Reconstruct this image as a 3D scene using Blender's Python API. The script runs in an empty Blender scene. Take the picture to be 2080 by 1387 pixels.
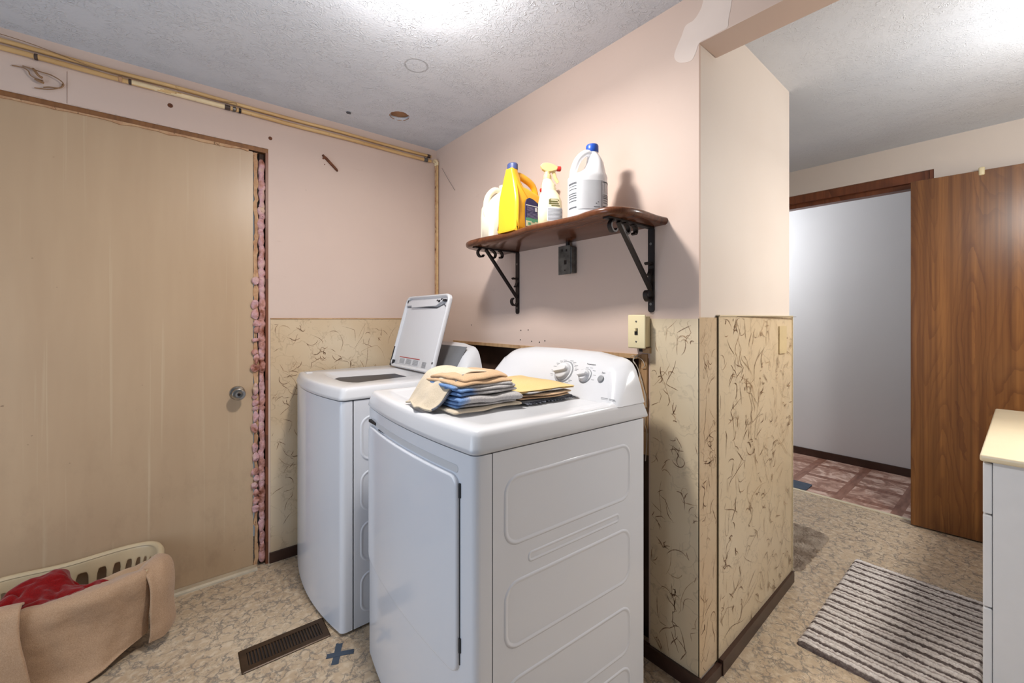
import bpy, bmesh, math, random
from mathutils import Vector, Matrix, noise as mnoise
from math import sin, cos, pi, radians as R
random.seed(7)
C = bpy.context.scene.collection
SC = bpy.context.scene

# ------------------------------------------------------------------ camera, world, lights, exposure
CAM_H = 1.22
cd = bpy.data.cameras.new('camera'); cam = bpy.data.objects.new('camera', cd); C.objects.link(cam)
cd.sensor_width = 36.0; cd.lens = 36.0 * 861 / 2080
cd.shift_y = -(693.5 - 646) / 2080
cd.clip_start = .02
cam.location = (0, 0, CAM_H)
cam.rotation_euler = (R(90), 0, R(50.5 - 90))
SC.camera = cam

w = bpy.data.worlds.new('world'); SC.world = w; w.use_nodes = True
w.node_tree.nodes['Background'].inputs[0].default_value = (.80, .88, 1.0, 1)
w.node_tree.nodes['Background'].inputs[1].default_value = .10

def lamp(name, kind, loc, energy, col, size=.1, rot=(0, 0, 0), size_y=None, spread=None):
    l = bpy.data.lights.new(name, kind); l.energy = energy; l.color = col
    if kind == 'AREA':
        l.size = size
        if size_y: l.shape = 'RECTANGLE'; l.size_y = size_y
        if spread: l.spread = R(spread)
    else:
        l.shadow_soft_size = size
    o = bpy.data.objects.new(name, l); o.location = loc; o.rotation_euler = rot; C.objects.link(o); return o
# bulb of the laundry ceiling fixture, just above the frame
lamp('ceiling_bulb', 'POINT', (.58, 1.13, 2.14), 8.5, (1, .95, .90), .05)
lamp('ceiling_globe', 'AREA', (.58, 1.13, 2.13), 11, (1, .95, .89), .14, (0, 0, 0))
# daylight from the window side behind and left of the camera
lamp('window_daylight', 'AREA', (-1.35, 1.15, 1.05), 12, (.70, .83, 1), 1.3, (R(90), 0, R(-90)), 1.2)
# bathroom ceiling fixture (outside the frame on the right)
lamp('bathroom_bulb', 'POINT', (2.25, -.30, 1.94), 13, (1, .98, .94), .10)
lamp('bathroom_globe', 'AREA', (2.25, -.30, 1.93), 10, (1, .97, .92), .20, (0, 0, 0))
# hallway fixture, hidden behind the closet end
lamp('hallway_bulb', 'POINT', (3.85, 2.05, 1.9), 24, (.88, .94, 1), .12)
SC.view_settings.view_transform = 'Standard'
SC.view_settings.look = 'None'
SC.view_settings.gamma = 1
SC.view_settings.exposure = 0.60
SC.view_settings.use_curve_mapping = False

# ------------------------------------------------------------------ material helpers
def srgb(r, g, b):
    f = lambda c: (c / 255) / 12.92 if c / 255 <= .04045 else ((c / 255 + .055) / 1.055) ** 2.4
    return (f(r), f(g), f(b), 1)

class NT:
    def __init__(s, name, rough=.6, metal=0, spec=.5):
        s.m = bpy.data.materials.new(name); s.m.use_nodes = True
        s.t = s.m.node_tree; s.b = s.t.nodes['Principled BSDF']
        s.b.inputs['Roughness'].default_value = rough; s.b.inputs['Metallic'].default_value = metal
        s.b.inputs['Specular IOR Level'].default_value = spec
        s.tc = s.t.nodes.new('ShaderNodeTexCoord')
    def co(s, scale=(1, 1, 1), rot=(0, 0, 0), src='Object', loc=(0, 0, 0)):
        mp = s.t.nodes.new('ShaderNodeMapping'); mp.inputs['Scale'].default_value = scale
        mp.inputs['Rotation'].default_value = rot; mp.inputs['Location'].default_value = loc
        s.t.links.new(s.tc.outputs[src], mp.inputs['Vector']); return mp.outputs[0]
    def noise(s, v, scale=5, detail=3, rough=.5, dist=0, out='Fac'):
        n = s.t.nodes.new('ShaderNodeTexNoise'); n.inputs['Scale'].default_value = scale
        n.inputs['Detail'].default_value = detail; n.inputs['Roughness'].default_value = rough
        n.inputs['Distortion'].default_value = dist
        s.t.links.new(v, n.inputs['Vector']); return n.outputs[out]
    def voro(s, v, scale=5, feature='DISTANCE_TO_EDGE', rand=1):
        n = s.t.nodes.new('ShaderNodeTexVoronoi'); n.feature = feature; n.inputs['Scale'].default_value = scale
        n.inputs['Randomness'].default_value = rand
        s.t.links.new(v, n.inputs['Vector']); return n.outputs['Distance']
    def wave(s, v, scale=5, dist=0, detail=2, dscale=1, bands='X'):
        n = s.t.nodes.new('ShaderNodeTexWave'); n.bands_direction = bands; n.inputs['Scale'].default_value = scale
        n.inputs['Distortion'].default_value = dist; n.inputs['Detail'].default_value = detail
        n.inputs['Detail Scale'].default_value = dscale
        s.t.links.new(v, n.inputs['Vector']); return n.outputs['Fac']
    def _in(s, sock, v):
        if isinstance(v, bpy.types.NodeSocket): s.t.links.new(v, sock)
        else: sock.default_value = v
    def math(s, op, a, b=0.0, c=0.0):
        n = s.t.nodes.new('ShaderNodeMath'); n.operation = op
        s._in(n.inputs[0], a); s._in(n.inputs[1], b); s._in(n.inputs[2], c); return n.outputs[0]
    def vadd(s, a, b, k=1.0):
        sc = s.t.nodes.new('ShaderNodeVectorMath'); sc.operation = 'SCALE'; s._in(sc.inputs[0], b); sc.inputs['Scale'].default_value = k
        n = s.t.nodes.new('ShaderNodeVectorMath'); n.operation = 'ADD'; s._in(n.inputs[0], a); s._in(n.inputs[1], sc.outputs[0])
        return n.outputs[0]
    def rng(s, v, a, b, c=0.0, d=1.0, smooth=False):
        n = s.t.nodes.new('ShaderNodeMapRange'); n.clamp = True
        if smooth: n.interpolation_type = 'SMOOTHSTEP'
        s._in(n.inputs[0], v); n.inputs[1].default_value = a; n.inputs[2].default_value = b
        n.inputs[3].default_value = c; n.inputs[4].default_value = d; return n.outputs[0]
    def mix(s, f, a, b, mode='MIX'):
        n = s.t.nodes.new('ShaderNodeMix'); n.data_type = 'RGBA'; n.blend_type = mode
        s._in(n.inputs[0], f); s._in(n.inputs[6], a); s._in(n.inputs[7], b); return n.outputs[2]
    def ramp(s, v, stops):
        n = s.t.nodes.new('ShaderNodeValToRGB'); s._in(n.inputs[0], v); cr = n.color_ramp
        cr.elements[0].position = stops[0][0]; cr.elements[0].color = stops[0][1]
        cr.elements[1].position = stops[-1][0]; cr.elements[1].color = stops[-1][1]
        for p, c in stops[1:-1]: cr.elements.new(p).color = c
        return n.outputs[0]
    def sep(s, v):
        n = s.t.nodes.new('ShaderNodeSeparateXYZ'); s._in(n.inputs[0], v); return n.outputs
    def col(s, v): s._in(s.b.inputs['Base Color'], v); return s
    def bump(s, h, strength=.3, dist=.01):
        n = s.t.nodes.new('ShaderNodeBump'); n.inputs['Strength'].default_value = strength; n.inputs['Distance'].default_value = dist
        s._in(n.inputs['Height'], h); s.t.links.new(n.outputs[0], s.b.inputs['Normal']); return s

def plain(name, c, rough=.5, metal=0, spec=.5, var=.04, scale=20, bump=0, bscale=200, bdist=.001):
    n = NT(name, rough, metal, spec); v = n.co()
    f = n.noise(v, scale, 3)
    d = tuple(x * (1 - var * 2) for x in c[:3]) + (1,); l = tuple(min(1, x * (1 + var)) for x in c[:3]) + (1,)
    n.col(n.mix(n.rng(f, .3, .7), d, l))
    if bump: n.bump(n.noise(v, bscale, 2), bump, bdist)
    return n.m

# ------------------------------------------------------------------ materials
def m_pink():
    n = NT('pink_wall_paint', .55, spec=.3); v = n.co()
    base = n.mix(n.rng(n.noise(v, 1.2, 3), .3, .7), srgb(206, 184, 172), srgb(214, 193, 180))
    scuff = n.rng(n.noise(n.co((3, 3, 9)), 2.5, 5, .7), .66, .78)
    base = n.mix(n.math('MULTIPLY', scuff, .25), base, srgb(170, 140, 125))
    spots = n.rng(n.voro(n.vadd(v, n.noise(v, 9, 2, out='Color'), .05), 9, 'F1'), .035, .02)
    sel = n.rng(n.noise(v, 3.3, 1), .60, .62)
    base = n.mix(n.math('MULTIPLY', n.math('MULTIPLY', spots, sel), .75), base, srgb(120, 80, 65))
    n.col(base).bump(n.noise(v, 60, 3), .08, .002); return n.m
def m_cream_wall():
    n = NT('cream_wall_paint', .55, spec=.3); v = n.co()
    n.col(n.mix(n.rng(n.noise(v, 1.5, 3), .3, .7), srgb(216, 204, 194), srgb(222, 212, 203))).bump(n.noise(v, 60, 3), .06, .002); return n.m
def m_ceiling(k=1.0, scale=1.0, name='textured_ceiling_paint'):
    n = NT(name, .6, spec=.3); v = n.co()
    v2 = n.vadd(v, n.noise(v, 14 * scale, 2, out='Color'), .045)
    a = n.noise(v2, 36 * scale, 2, .45, 1.6)
    ridge = n.math('ABSOLUTE', n.math('SUBTRACT', a, .5))
    h = n.rng(ridge, .0, .055, 1, 0, True)
    patch = n.rng(n.noise(v, 9 * scale, 3, .6), .40, .62)
    h = n.math('MULTIPLY', h, patch)
    h = n.math('ADD', h, n.math('MULTIPLY', n.noise(v, 110, 3), .35))
    col = n.mix(n.rng(n.noise(v, 1.7, 3), .35, .7), srgb(206, 212, 222), srgb(216, 221, 229))
    # grey pencil-like ring left by an old fixture
    s_ = n.sep(v)
    dx = n.math('DIVIDE', n.math('SUBTRACT', s_[0], .83), 1.0); dy = n.math('DIVIDE', n.math('SUBTRACT', s_[1], 1.645), 1.0)
    rr = n.math('SQRT', n.math('ADD', n.math('MULTIPLY', dx, dx), n.math('MULTIPLY', dy, dy)))
    rr = n.math('ADD', rr, n.math('MULTIPLY', n.noise(v, 22, 2), .012))
    ring = n.rng(n.math('ABSOLUTE', n.math('SUBTRACT', rr, .053)), .006, .0015)
    col = n.mix(n.math('MULTIPLY', ring, .45 if k >= 1 else 0), col, srgb(105, 105, 108))
    n.col(col).bump(h, .50 * k, .0085); return n.m
def m_marble(name, base1, base2, dark, rot=0):
    n = NT(name, .32, spec=.5); v = n.co(rot=(0, 0, rot))
    base = n.mix(n.rng(n.noise(v, 2.2, 3), .35, .65), base1, base2)
    d1 = n.vadd(v, n.noise(v, 9, 3, .6, out='Color'), .15)
    e1 = n.voro(d1, 7.5)
    m1 = n.rng(e1, .0, .026, 1, 0)
    k1 = n.rng(n.noise(v, 5.5, 2), .44, .54)
    d2 = n.vadd(n.co((1, 1, .8), loc=(3, 1, 7)), n.noise(v, 16, 3, .6, out='Color'), .07)
    e2 = n.math('ABSOLUTE', n.math('SUBTRACT', n.noise(d2, 8, 1, .4, .8), .5))
    m2 = n.rng(e2, .0, .014, 1, 0)
    k2 = n.rng(n.noise(n.co(loc=(5, 3, 1)), 10, 2), .46, .56)
    d3 = n.vadd(n.co((1, 1, 1), loc=(9, 2, 4)), n.noise(v, 20, 2, .5, out='Color'), .06)
    e3 = n.math('ABSOLUTE', n.math('SUBTRACT', n.noise(d3, 19, 1, .4, 1.0), .5))
    m3 = n.math('MULTIPLY', n.rng(e3, .0, .035, 1, 0), n.rng(n.noise(n.co(loc=(1, 8, 4)), 9, 2), .54, .60))
    vein = n.math('ADD', n.math('MULTIPLY', m1, k1), n.math('MULTIPLY', m2, k2))
    vein = n.math('ADD', vein, n.math('MULTIPLY', m3, .75))
    vein = n.math('MULTIPLY', vein, n.rng(n.noise(v, 38, 3, .6), .3, .6, .35, 1))
    vein = n.rng(vein, 0, 1, 0, .30)
    n.col(n.mix(vein, base, dark)).bump(n.noise(v, 30, 2), .03, .001)
    return n.m
def m_vinyl():
    n = NT('cream_sheet_vinyl', .42, spec=.45); v = n.co()
    base = n.mix(n.rng(n.noise(v, 3, 3), .35, .65), srgb(178, 154, 126), srgb(196, 174, 146))
    base = n.mix(n.rng(n.noise(v, 45, 3), .45, .7), base, srgb(208, 190, 164))
    d = n.vadd(v, n.noise(v, 20, 3, .65, out='Color'), .075)
    e = n.voro(d, 19)
    k = n.rng(n.noise(v, 18, 3), .38, .52)
    vein = n.math('MULTIPLY', n.rng(e, 0, .085, 1, 0), k)
    e2 = n.math('ABSOLUTE', n.math('SUBTRACT', n.noise(v, 34, 2, .5, 1.5), .5))
    vein = n.math('ADD', vein, n.math('MULTIPLY', n.rng(e2, 0, .030, 1, 0), n.rng(n.noise(v, 13, 2), .40, .55)))
    vein = n.rng(vein, 0, 1, 0, .80)
    n.col(n.mix(vein, base, srgb(112, 106, 100)))
    n.t.links.new(n.rng(n.noise(v, 60, 2), .3, .7, .38, .52), n.b.inputs['Roughness'])
    n.bump(n.noise(v, 40, 3), .12, .0015); return n.m
def m_parquet():
    n = NT('parquet_pattern_vinyl', .35, spec=.5); v = n.co(loc=(.06, .12, 0))
    s_ = n.sep(v)
    fx = n.math('FRACT', n.math('MULTIPLY', s_[0], 3.3)); fy = n.math('FRACT', n.math('MULTIPLY', s_[1], 3.3))
    band = n.math('MAXIMUM', n.rng(fx, .18, .19, 1, 0), n.rng(fy, .18, .19, 1, 0))
    gr = n.noise(n.co((1, 1, 1), (0, 0, R(45))), 9, 4, .6, 1.5)
    a = n.ramp(gr, [(.38, srgb(152, 112, 96)), (.5, srgb(186, 148, 130)), (.62, srgb(218, 188, 172))])
    b = n.ramp(n.noise(n.co((2, 9, 1)), 4, 3), [(.35, srgb(128, 86, 70)), (.65, srgb(158, 114, 96))])
    n.col(n.mix(band, a, b)); return n.m
def m_doorpaint():
    n = NT('tan_door_paint', .38, spec=.5); v = n.co()
    base = n.mix(n.rng(n.noise(n.co((2.5, 1, .35)), 1.6, 4, .6), .3, .7), srgb(180, 152, 122), srgb(192, 165, 134))
    streak = n.rng(n.noise(n.co((30, 1, .5)), 1.2, 3, .6), .62, .75)
    base = n.mix(n.math('MULTIPLY', streak, .35), base, srgb(214, 196, 165))
    spots = n.rng(n.voro(n.vadd(v, n.noise(v, 30, 2, out='Color'), .03), 17, 'F1'), .06, .03)
    sel = n.rng(n.noise(v, 5, 2), .50, .56)
    base = n.mix(n.math('MULTIPLY', n.math('MULTIPLY', spots, sel), .6), base, srgb(96, 72, 52))
    low = n.math('MULTIPLY', n.rng(n.noise(n.co((2, 2, 1)), 6, 5, .7), .5, .72), n.rng(n.sep(v)[2], 1.0, .1))
    base = n.mix(n.math('MULTIPLY', low, .22), base, srgb(112, 94, 76))
    n.col(base).bump(n.noise(n.co((4, 1, .8)), 3, 3), .10, .01); return n.m
def m_wood(name, c1, c2, c3, rough=.35, scale=(1, 1, 1), rings=11, axis_rot=(0, 0, 0), fine=60):
    n = NT(name, rough, spec=.45)
    v = n.co(scale, axis_rot)
    big = n.noise(v, 1.6, 2, .45, .35)
    saw = n.math('FRACT', n.math('MULTIPLY', big, rings))
    line = n.rng(saw, .72, 1.0, 0, 1, True)
    st = n.noise(n.co((fine * scale[0], fine * scale[1], 2.2 * scale[2]), axis_rot), 1, 3, .6)
    bands = n.noise(n.co((6 * scale[0], 6 * scale[1], .4 * scale[2]), axis_rot), 1.2, 2)
    col = n.mix(n.rng(bands, .3, .7), c1, c2)
    col = n.mix(n.math('MULTIPLY', n.rng(st, .45, .75), .55), col, c3)
    col = n.mix(n.math('MULTIPLY', line, .6), col, c3)
    n.col(col).bump(st, .05, .001); return n.m
def m_cloth(name, c1, c2, bump=.8, scale=260, rough=.95, stripes=None):
    n = NT(name, rough, spec=.15); v = n.co()
    f = n.noise(v, scale * 1.5, 2, .6)
    col = n.mix(n.rng(f, .3, .7), c1, c2)
    col = n.mix(n.math('MULTIPLY', n.rng(n.noise(v, 7, 3), .5, .75), .35), col, c1)
    if stripes:
        s_ = n.sep(v); ax, freq, lo, hi, c3 = stripes
        fr = n.math('FRACT', n.math('MULTIPLY', s_[ax], freq))
        msk = n.math('MULTIPLY', n.rng(fr, lo, lo + .03), n.rng(fr, hi, hi - .03))
        col = n.mix(n.math('MULTIPLY', msk, .85), col, c3)
    n.b.inputs['Sheen Weight'].default_value = .25
    n.col(col).bump(n.math('ADD', n.math('MULTIPLY', f, .5), n.noise(v, 60, 2)), bump * .7, .003); return n.m

M = {}
M['pink'] = m_pink(); M['cream'] = m_cream_wall()
M['ceil'] = m_ceiling(); M['ceil2'] = m_ceiling(.75, 1.25, 'bathroom_ceiling_paint')
M['marble'] = m_marble('marbled_hardboard', srgb(202, 176, 142), srgb(212, 194, 166), srgb(110, 76, 48))
M['marble2'] = m_marble('marbled_hardboard_pale', srgb(212, 192, 160), srgb(216, 201, 174), srgb(98, 74, 54))
M['vinyl'] = m_vinyl(); M['parquet'] = m_parquet(); M['doorpaint'] = m_doorpaint()
M['hallwhite'] = plain('hall_white_paint', srgb(214, 214, 216), .35, var=.015, scale=2)
M['brownbase'] = plain('dark_brown_vinyl_base', srgb(62, 40, 32), .35, var=.1)
M['trimwood'] = m_wood('bare_brown_trim_wood', srgb(128, 86, 50), srgb(146, 100, 60), srgb(86, 52, 28), .6, (1, 1, 1), 5, (0, R(90), 0))
M['headwood'] = m_wood('reddish_door_frame_wood', srgb(116, 66, 42), srgb(134, 80, 52), srgb(74, 40, 26), .4, (1, 1, 1), 4, (R(90), 0, 0))
def m_veneer():
    n = NT('walnut_door_veneer', .32, spec=.45)
    v = n.co((1, 1, 1)); s_ = n.sep(v)
    wv = n.vadd(n.co((1, 4.2, .55)), n.noise(n.co((1, 6, 2.5)), 2, 3, .55, out='Color'), .09)
    big = n.noise(wv, 1.15, 1, .4)
    saw = n.math('FRACT', n.math('MULTIPLY', big, 26))
    line = n.rng(saw, .55, 1.0, 0, 1, True)
    plain_part = n.rng(n.noise(n.co((1, 3, .2), loc=(0, .3, 0)), 2.2, 1), .38, .56)
    st = n.noise(n.co((40, 90, 2.2)), 1, 3, .6)
    st2 = n.noise(n.co((14, 26, .35)), 1, 3, .55)
    c = n.mix(n.rng(st2, .34, .66), srgb(96, 58, 27), srgb(142, 94, 48))
    c = n.mix(n.math('MULTIPLY', n.rng(st, .45, .7), .5), c, srgb(96, 54, 24))
    c = n.mix(n.math('MULTIPLY', n.math('MULTIPLY', line, plain_part), .50), c, srgb(84, 44, 20))
    n.col(c).bump(st, .04, .001); return n.m
M['doorwood'] = m_veneer()
M['shelfwood'] = m_wood('varnished_shelf_wood', srgb(88, 50, 30), srgb(102, 60, 38), srgb(56, 30, 20), .22, (6, .9, 6), 4, (0, 0, 0))
M['stud'] = m_wood('pine_stud', srgb(176, 140, 100), srgb(192, 158, 118), srgb(140, 100, 66), .7, (1, 1, 1), 5)
M['cavity'] = plain('dark_brown_cavity_board', srgb(78, 58, 48), .8, var=.2, scale=8)
M['cavitywood'] = plain('brown_cavity_plywood', srgb(120, 90, 60), .8, var=.2, scale=6)
M['white'] = plain('white_enamel', srgb(224, 227, 234), .14, var=.005, scale=3)
M['whiteplastic'] = plain('white_gloss_plastic', srgb(210, 211, 215), .18, var=.005, scale=3)
M['greypanel'] = plain('pale_grey_panel_plastic', srgb(206, 207, 210), .35, var=.01)
M['dark'] = plain('dark_gap', srgb(26, 28, 34), .6)
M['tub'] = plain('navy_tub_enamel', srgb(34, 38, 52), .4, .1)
M['darkgrey'] = plain('grey_plastic_face', srgb(118, 120, 124), .4)
M['print'] = plain('grey_print', srgb(140, 142, 146), .6)
M['printdark'] = plain('dark_grey_print', srgb(84, 86, 92), .6)
M['red'] = plain('red_plastic', srgb(196, 44, 34), .35)
M['redprint'] = plain('red_label_print', srgb(178, 74, 70), .6)
M['label'] = plain('pale_label_paper', srgb(214, 216, 220), .6)
M['chrome'] = plain('brushed_nickel', srgb(170, 165, 158), .22, 1)
M['brass'] = plain('worn_threshold_metal', srgb(216, 204, 180), .3, .5, var=.1, scale=12)
M['iron'] = plain('black_iron', srgb(30, 22, 22), .45, .3)
M['screw'] = plain('screw_steel', srgb(120, 118, 116), .35, 1)
M['ivory2'] = plain('painted_over_plate', srgb(206, 186, 146), .4, var=.03)
M['trimdark'] = plain('dark_olive_gap', srgb(84, 70, 48), .7); M['insul'] = None
def m_insul():
    n = NT('pink_fibreglass_insulation', .95, spec=.1); v = n.co()
    a = n.noise(v, 14, 4, .6)
    c = n.ramp(a, [(.32, srgb(128, 76, 58)), (.44, srgb(190, 140, 128)), (.56, srgb(206, 164, 168)), (.70, srgb(210, 180, 158))])
    c = n.mix(n.rng(n.noise(v, 32, 4, .7), .62, .72), c, srgb(88, 54, 40))
    n.col(c).bump(n.noise(v, 90, 4, .7), .9, .006); return n.m
M['insul'] = m_insul()
def m_strip():
    n = NT('torn_peeling_tan_jamb', .8, spec=.2); v = n.co()
    c = n.mix(n.rng(n.noise(v, 16, 4, .7), .4, .65), srgb(196, 160, 124), srgb(168, 124, 92))
    c = n.mix(n.rng(n.noise(n.co((3, 3, 1)), 22, 4, .7), .60, .68), c, srgb(92, 62, 42))
    n.col(c).bump(n.noise(v, 50, 4), .5, .004); return n.m
M['strip'] = m_strip()
def m_pipe():
    n = NT('tan_plastic_pipe', .4, spec=.4); v = n.co()
    c = n.mix(n.rng(n.noise(n.co((1, 6, 6)), 5, 3), .35, .65), srgb(196, 156, 104), srgb(214, 178, 126))
    n.col(n.mix(n.math('MULTIPLY', n.rng(n.noise(v, 30, 4, .7), .62, .75), .6), c, srgb(120, 84, 54))); return n.m
M['pipe'] = m_pipe()
M['pipepale'] = plain('pale_cream_pipe', srgb(232, 210, 170), .35, var=.05)
M['pipeband'] = plain('dark_pipe_band', srgb(78, 60, 50), .5, var=.2)
M['ivory'] = plain('aged_ivory_plastic', srgb(226, 212, 172), .35, var=.03, scale=6)
M['steelbox'] = plain('galvanised_box_steel', srgb(108, 108, 106), .45, .7, var=.25, scale=25)
M['rust'] = plain('rusty_iron', srgb(112, 66, 42), .7, .3, var=.25, scale=60)
M['wire'] = plain('tan_old_wire', srgb(148, 112, 78), .5, var=.1)
M['wirepale'] = plain('pale_grey_wire', srgb(196, 186, 172), .5)
M['vent'] = plain('brown_enamel_steel', srgb(72, 54, 38), .35, .4, var=.15)
M['tape'] = plain('blue_grey_tape', srgb(62, 74, 90), .7, var=.08)
M['basket'] = plain('beige_basket_plastic', srgb(196, 176, 142), .38, var=.03)
M['beige'] = m_cloth('beige_terry', srgb(166, 132, 102), srgb(190, 158, 128))
M['red_terry'] = m_cloth('red_terry', srgb(112, 6, 8), srgb(138, 14, 14), .8, 200)
M['yellowcloth'] = m_cloth('yellow_cloth', srgb(206, 174, 112), srgb(218, 190, 132), .3, 300)
M['denim'] = m_cloth('dark_denim_terry', srgb(70, 72, 82), srgb(112, 116, 126), .6, 300)
M['tan'] = m_cloth('tan_terry', srgb(176, 142, 108), srgb(196, 166, 132), .6, 300)
M['grey_terry'] = m_cloth('grey_terry', srgb(150, 148, 150), srgb(186, 182, 180), .6, 300)
M['oat'] = m_cloth('oatmeal_terry', srgb(186, 170, 148), srgb(202, 188, 166), .6, 300)
def m_bluegrey(name, thr):
    n = NT(name, .95, spec=.15); v = n.co(); s_ = n.sep(v)
    x = n.math('ADD', n.math('MULTIPLY', s_[1], -1.0), n.math('MULTIPLY', n.noise(v, 18, 2), .05))
    c = n.mix(n.rng(x, thr - .012, thr + .012), srgb(104, 136, 182), srgb(170, 166, 164))
    c = n.mix(n.math('MULTIPLY', n.rng(n.noise(v, 260, 2), .35, .7), .35), c, srgb(96, 100, 112))
    n.col(c).bump(n.noise(v, 260, 2), .6, .003); return n.m
M['bluegrey'] = m_bluegrey('blue_and_grey_terry', -.055); M['bluegrey2'] = m_bluegrey('pale_blue_and_grey_terry', -.02)
M['yellowjug'] = plain('yellow_bottle_plastic', srgb(244, 178, 44), .28, var=.01)
M['bluecap'] = plain('blue_cap_plastic', srgb(38, 82, 178), .35)
M['slatecap'] = plain('slate_blue_cap_plastic', srgb(70, 82, 128), .4)
M['whitebottle'] = plain('white_bottle_plastic', srgb(240, 240, 242), .3, var=.005)
M['creambottle'] = plain('cream_bottle_plastic', srgb(238, 226, 186), .3, var=.01)
M['offwhite'] = plain('off_white_bottle_plastic', srgb(236, 228, 206), .35, var=.01)
M['trigger'] = plain('tan_trigger_plastic', srgb(222, 196, 138), .35)
M['navy'] = plain('navy_label_print', srgb(38, 38, 88), .5)
M['green'] = plain('green_label_print', srgb(88, 160, 124), .5)
M['palegreen'] = plain('pale_label_band', srgb(214, 214, 176), .5)
M['lilac'] = plain('lilac_print', srgb(128, 126, 160), .5)
M['olive'] = plain('olive_print', srgb(96, 92, 48), .5)
M['counter'] = plain('cream_countertop', srgb(224, 210, 180), .16, var=.02, scale=5)
M['vanity'] = plain('white_cabinet_paint', srgb(226, 228, 232), .35, var=.01)
M['cathole'] = plain('brown_attic_board', srgb(158, 118, 84), .8, var=.15)
M['plaster'] = plain('crumbly_plaster_edge', srgb(206, 196, 184), .9, var=.1, scale=60)
M['plaster2'] = plain('torn_wallpaper_edge', srgb(206, 184, 170), .8, var=.12, scale=70)
M['patch'] = plain('pale_joint_compound_patch', srgb(224, 209, 200), .6, var=.02, scale=8)
M['furgrey'] = None
def m_fur():
    n = NT('taupe_shag_pile', .95, spec=.1); v = n.co()
    c = n.mix(n.rng(n.noise(v, 9, 4, .65), .4, .62), srgb(128, 112, 98), srgb(172, 158, 142))
    n.col(c); return n.m
M['furgrey'] = m_fur()
def m_stripe():
    n = NT('striped_chenille_pile', .95, spec=.1); v = n.co(); s_ = n.sep(v)
    wob = n.math('MULTIPLY', n.math('SUBTRACT', n.noise(n.co((1, .6, 1)), 9, 3), .5), .02)
    x = n.math('ADD', s_[0], wob)
    fr = n.math('FRACT', n.math('MULTIPLY', x, 1 / .0545))
    c = n.ramp(fr, [(.0, srgb(92, 80, 78)), (.22, srgb(100, 88, 84)), (.30, srgb(220, 210, 202)), (.62, srgb(242, 235, 230)), (.70, srgb(160, 146, 140)), (.80, srgb(236, 227, 220)), (.92, srgb(228, 219, 212)), (1, srgb(98, 86, 82))])
    n.col(n.mix(n.math('MULTIPLY', n.rng(n.noise(v, 160, 2), .4, .7), .35), c, srgb(150, 140, 134))); return n.m
M['stripe'] = m_stripe()

# ------------------------------------------------------------------ mesh helpers
def obj(name, bm, m, parent=None, smooth=False, kind=None, label=None, angle=40):
    me = bpy.data.meshes.new(name); bm.normal_update(); bm.to_mesh(me); bm.free()
    o = bpy.data.objects.new(name, me); C.objects.link(o)
    ms = m if isinstance(m, (list, tuple)) else [m]
    for x in ms: me.materials.append(x)
    if smooth:
        for p in me.polygons: p.use_smooth = True
        try: me.set_sharp_from_angle(angle=R(angle))
        except Exception: pass
    if parent: o.parent = parent
    if kind: o['kind'] = kind
    if label: o['label'] = label
    return o
def thing(name, label, cat, loc=(0, 0, 0), rotz=0, group=None):
    o = bpy.data.objects.new(name, None); C.objects.link(o); o.empty_display_size = .05
    o.location = loc; o.rotation_euler = (0, 0, rotz); o['label'] = label; o['category'] = cat
    if group: o['group'] = group
    return o
def tag(o, label, cat, group=None, kind=None):
    o['label'] = label; o['category'] = cat
    if group: o['group'] = group
    if kind: o['kind'] = kind
    return o
def struct(name, bm, m, smooth=False, parent=None, **k):
    return obj(name, bm, m, parent, smooth, kind=None if parent else 'structure', **k)
def BM(): return bmesh.new()
def box(bm, x0, x1, y0, y1, z0, z1, bev=0, seg=2, mi=0):
    vs = [bm.verts.new((x, y, z)) for x in (x0, x1) for y in (y0, y1) for z in (z0, z1)]
    idx = [(0, 1, 3, 2), (4, 6, 7, 5), (0, 4, 5, 1), (2, 3, 7, 6), (0, 2, 6, 4), (1, 5, 7, 3)]
    fs = []
    for f in idx:
        q = bm.faces.new([vs[i] for i in f]); q.material_index = mi; fs.append(q)
    bmesh.ops.recalc_face_normals(bm, faces=fs)
    if bev:
        es = list({e for f in fs for e in f.edges})
        bmesh.ops.bevel(bm, geom=es, offset=bev, segments=seg, affect='EDGES', profile=.5)
    return bm
def prism(bm, pts, a, b, axis='z', mi=0):
    """extrude a 2-D polygon between a and b; axis z: pts=(x,y); y: pts=(x,z); x: pts=(y,z)"""
    def P(p, t): return {'z': (p[0], p[1], t), 'y': (p[0], t, p[1]), 'x': (t, p[0], p[1])}[axis]
    A = [bm.verts.new(P(p, a)) for p in pts]; B = [bm.verts.new(P(p, b)) for p in pts]
    n = len(pts); fs = [bm.faces.new(A), bm.faces.new(B[::-1])]
    for i in range(n): fs.append(bm.faces.new((A[i], B[i], B[(i + 1) % n], A[(i + 1) % n])))
    for f in fs: f.material_index = mi
    bmesh.ops.recalc_face_normals(bm, faces=fs)
    return fs
def loops(bm, rings, cap0=True, cap1=True, closed=True, mi=0):
    """skin a list of vertex-coordinate rings"""
    V = [[bm.verts.new(p) for p in r] for r in rings]; n = len(rings[0]); fs = []
    for i in range(len(V) - 1):
        for j in range(n if closed else n - 1):
            k = (j + 1) % n
            fs.append(bm.faces.new((V[i][j], V[i][k], V[i + 1][k], V[i + 1][j])))
    if cap0: fs.append(bm.faces.new(V[0][::-1]))
    if cap1: fs.append(bm.faces.new(V[-1]))
    for f in fs: f.material_index = mi
    bmesh.ops.recalc_face_normals(bm, faces=fs)
    return fs
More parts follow.
